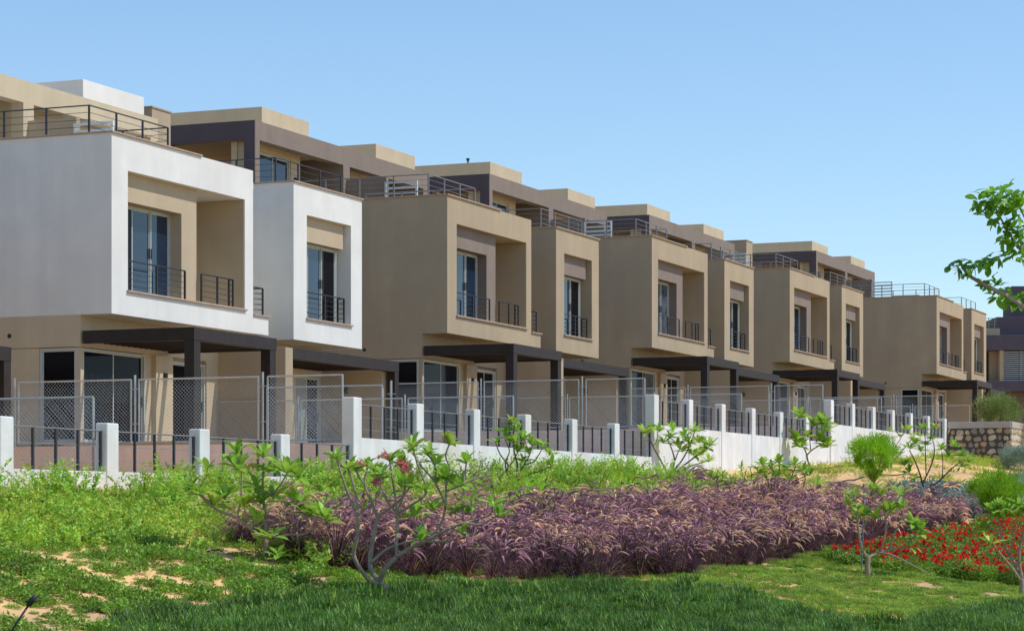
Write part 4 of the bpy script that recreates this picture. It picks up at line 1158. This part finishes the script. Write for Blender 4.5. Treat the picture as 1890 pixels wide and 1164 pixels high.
def vn(x, y, s, o=0):
    x *= s; y *= s
    return .5 + .25 * (math.sin(x * 1.7 + o) * math.sin(y * 2.3 + o * 2) + math.sin(x * .63 + y * 1.1 + o * 3) + .6 * math.sin(x * 3.1 - y * 2.7 + o))
def cover(P, step, dens, smin, smax, seed, keep=None, sink=0.0, tilt=.12):
    rr = random.Random(seed); xs = [p[0] for p in P]; ys = [p[1] for p in P]; out = []
    y = min(ys)
    while y < max(ys):
        x = min(xs)
        while x < max(xs):
            px, py = x + rr.uniform(-.5, .5) * step, y + rr.uniform(-.5, .5) * step
            if inpoly(px, py, P) and rr.random() < dens and (keep is None or keep(px, py, rr)):
                out.append((px, py, G(px, py) - sink, rr.uniform(0, 6.28), rr.uniform(smin, smax), rr.uniform(0, tilt)))
            x += step
        y += step
    return out

# lawn under-soil sheet
def sheet(name, P, mt, lift):
    mb = MB(); xs = [p[0] for p in P]; ys = [p[1] for p in P]; st = .4
    nx = int((max(xs) - min(xs)) / st) + 2; ny = int((max(ys) - min(ys)) / st) + 2; idx = {}
    def vid(i, j):
        if (i, j) not in idx:
            x = min(xs) + i * st; y = min(ys) + j * st
            idx[(i, j)] = len(mb.v); mb.v.append((x, y, G(x, y) + lift))
        return idx[(i, j)]
    for j in range(ny):
        for i in range(nx):
            if inpoly(min(xs) + (i + .5) * st, min(ys) + (j + .5) * st, P):
                mb.f.append((vid(i, j), vid(i + 1, j), vid(i + 1, j + 1), vid(i, j + 1))); mb.m.append(0)
    structure(name, mb, mt, smooth=True)
sheet('lawn_soil', LAWN, M['soil'], .012)

pts = [(x, y, z, w_, s_ * (.75 + .5 * vn(x, y, 2.6, 7)), t_) for x, y, z, w_, s_, t_ in cover(LAWN, .28, 1.0, .75, 1.3, 1, tilt=.25)]
scatter('lawn_grass', 'dense dark green lawn along the bottom of the photo', C_LAWN, 4, pts)
pts = cover(PALE, .26, .95, .8, 1.2, 2, lambda x, y, r: not inpoly(x, y, REDP) and (.5 * vn(x, y, 1.3, 1) + .5 * vn(x, y, 4.1, 2)) > .47 or r.random() < .22)
scatter('pale_grass', 'shorter yellow green grass with sandy specks between lawn and flower beds', C_PALE, 4, pts)
pts = [(x, y, z, w_, s_ * (.68 + .5 * vn(x, y, 1.9, 5)), t_) for x, y, z, w_, s_, t_ in cover(BED, .38, .90, .75, 1.25, 3, tilt=.4)]
scatter('fountain_grass', 'mass of burgundy fountain grass with arching rosy plumes', C_FOUN, 6, pts)
gr = cover(BED, .5, .5, .7, 1.15, 31, lambda x, y, r: not all(inpoly(x + q * S_ * 0 - C_ * q, y + S_ * q, BED) for q in (.5, 1.1)) or r.random() < .035)
pts = cover(REDP, .30, .95, .8, 1.2, 4, lambda x, y, r: not inpoly(x, y, BED))
scatter('red_flowers', 'low bed of scarlet flowers at the right', C_RED, 4, pts)
pts = cover(SILV, .30, .9, 1.0, 1.7, 5, lambda x, y, r: not inpoly(x, y, BED))
scatter('silver_ground_cover', 'blue green tufts of ground cover beyond the purple grass', C_SILV, 3, pts)
pts = cover(CREEPZ, .24, .85, .7, 1.35, 6, lambda x, y, r: not inpoly(x, y, LAWN) and not inpoly(x, y, BED) and (.55 * vn(x, y, 1.1, 3) + .5 * vn(x, y, 3.7, 1) + .14 * r.random()) > .585)
ex = cover(CREEPZ, .20, .42, .2, .6, 16, lambda x, y, r: not inpoly(x, y, LAWN) and not inpoly(x, y, BED))
ex += cover(PALE, .20, .60, .30, .70, 17, lambda x, y, r: not inpoly(x, y, LAWN) and not inpoly(x, y, BED) and vn(x, y, 3.3, 6) > .3)
pts += ex
scatter('creeping_cover', 'patchy green creeping plants on sand at the lower left', C_CREEP, 4, pts)

# leafy cover between wall and beds
pts = []; far = []; tall = []; rr = random.Random(8)
a = -32.0
while a < 56:
    b = 8.2
    while b < 14.5:
        aa, bb = a + rr.uniform(-.14, .14), b + rr.uniform(-.14, .14)
        q = W(aa, bb); x, y = q.x, q.y
        keep = not inpoly(x, y, BED) and not inpoly(x, y, SILV) and not inpoly(x, y, LAWN)
        lim = lerp(aa, [(-30, 13.0), (-22, 12.1), (-17, 12.6), (-8, 13.2), (6, 12.6), (14, 10.8), (17, 9.6), (56, 9.2)])
        if keep and bb < lim + rr.uniform(-.6, .6):
            z = G(x, y)
            if aa < 15:
                s = rr.uniform(.6, 1.15) * (.55 if bb < 9.0 else .8)
                if vn(x, y, 2.2, 9) > .22 and rr.random() < (.92 if bb > 8.7 else .5): pts.append((x, y, z - .03, rr.uniform(0, 6.28), s, .15))
                if bb < 10.5 and rr.random() < (.09 if bb < 9 else .05): tall.append((x, y, z, rr.uniform(0, 6.28), rr.uniform(.8, 1.25), .08))
            elif rr.random() < (.30 if aa < 46 else .75) * (1 if vn(x, y, .7, 4) > .5 else .15):
                far.append((x, y, z - .02, rr.uniform(0, 6.28), rr.uniform(.35, 1.1), .1))
        elif keep and aa > 15 and bb < 13.5 and rr.random() < .08 + (.22 if aa < 20 else 0) + (.5 if aa > 47 and bb < 11 else 0):
            far.append((x, y, z if False else G(x, y) - .02, rr.uniform(0, 6.28), rr.uniform(.3, .9), .1))
        b += .30
    a += .30
pts += [(x, y, z, w_, s_ * 1.1, t_) for x, y, z, w_, s_, t_ in gr]
scatter('leafy_ground_cover', 'bright green leafy plants along the foot of the white wall', C_SHRUB, 4, pts)
scatter('tall_leafy_sprigs', 'taller feathery green sprigs standing out of the leafy cover by the wall', C_FERN, 3, tall)
scatter('yellow_green_cover', 'scattered yellow green plants on the sandy slope at the right', C_YEL, 3, far)

# ------------------------------------------------------------------ small things on the ground
def pipe(label, pix, r=.014, lift=.02, D=None):
    pts = [Vector(gp(*p)) + Vector((0, 0, lift + r)) for p in pix]
    base = pts[0].copy(); sm = []
    for i in range(len(pts) - 1):
        n = 8
        for k in range(n):
            q = pts[i].lerp(pts[i + 1], k / n); q.z = G(q.x, q.y) + lift + r + .02 * math.sin(k + i); sm.append(q - base)
    sm.append(pts[-1] - base)
    o = link('irrigation_pipe', MB().tube(sm, r, 6).mesh('irrigation_pipe', M['pipe'], True), None, base)
    o['label'] = label; o['category'] = 'pipe'; o['group'] = 'black irrigation pipes'
pipe('black irrigation pipe running along the sand at the foot of the farther white wall', [(1385, 880), (1440, 872), (1500, 868), (1560, 862), (1620, 856)], .03)
pipe('black irrigation pipe crossing the sandy slope behind the purple grass', [(1500, 902), (1560, 890), (1620, 880), (1680, 876)], .022)
pipe('short black irrigation pipe lying on sand left of the large plumeria', [(545, 1078), (560, 1088), (574, 1099)], .014)
pipe('thin black irrigation pipe across the sand patch at the lower left', [(90, 1140), (170, 1134), (250, 1122), (330, 1112), (400, 1104)], .007)
pipe('thin black irrigation pipe near the left end of the purple grass', [(300, 1010), (350, 1016), (410, 1021)], .010)
p = Vector(gp(10, 1180))
t = thing('sprinkler', 'slanting black sprinkler riser at the lower left corner', 'sprinkler', p)
part('riser', MB().tube([(0, 0, -.05), (.08, .05, .12), (.22, .1, .34)], .011, 8), M['pipe'], t, smooth=True)
part('head', MB().tube([(.20, .1, .31), (.24, .11, .37), (.27, .12, .41)], [.028, .03, .018], 8).tube([(.17, .1, .35), (.29, .11, .36)], .012, 6), M['pipe'], t, smooth=True)
for i, (x, y) in enumerate(((1560, 1106), (1420, 1052), (1330, 1092), (470, 1095), (820, 1074))):
    rr = random.Random(i); mb = MB(); n = 7; p = gp(x, y)
    for lv, (s, z) in enumerate(((.9, -.01), (1, .02), (.6, .045))):
        mb.v += [(math.cos(k / n * 6.28) * .07 * s * rr.uniform(.7, 1.1), math.sin(k / n * 6.28) * .05 * s * rr.uniform(.7, 1.1), z) for k in range(n)]
    for lv in range(2):
        for k in range(n):
            a_ = lv * n + k; b_ = lv * n + (k + 1) % n; mb.f.append((a_, b_, b_ + n, a_ + n)); mb.m.append(0)
    mb.f.append(tuple(2 * n + k for k in range(n))); mb.m.append(0)
    o = link('pebble', mb.mesh('pebble', M['stone_c']), None, p); o['category'] = 'stone'; o['group'] = 'loose pebbles'
    o['label'] = ['pale pebble in the grass beside the pale blossomed plumeria', 'pale pebble at the right front corner of the purple grass', 'pale pebble at the lawn edge below the purple grass',
                  'pale pebble on the sand below the leafy plumeria', 'pale pebble between the large plumeria and the purple grass'][i]
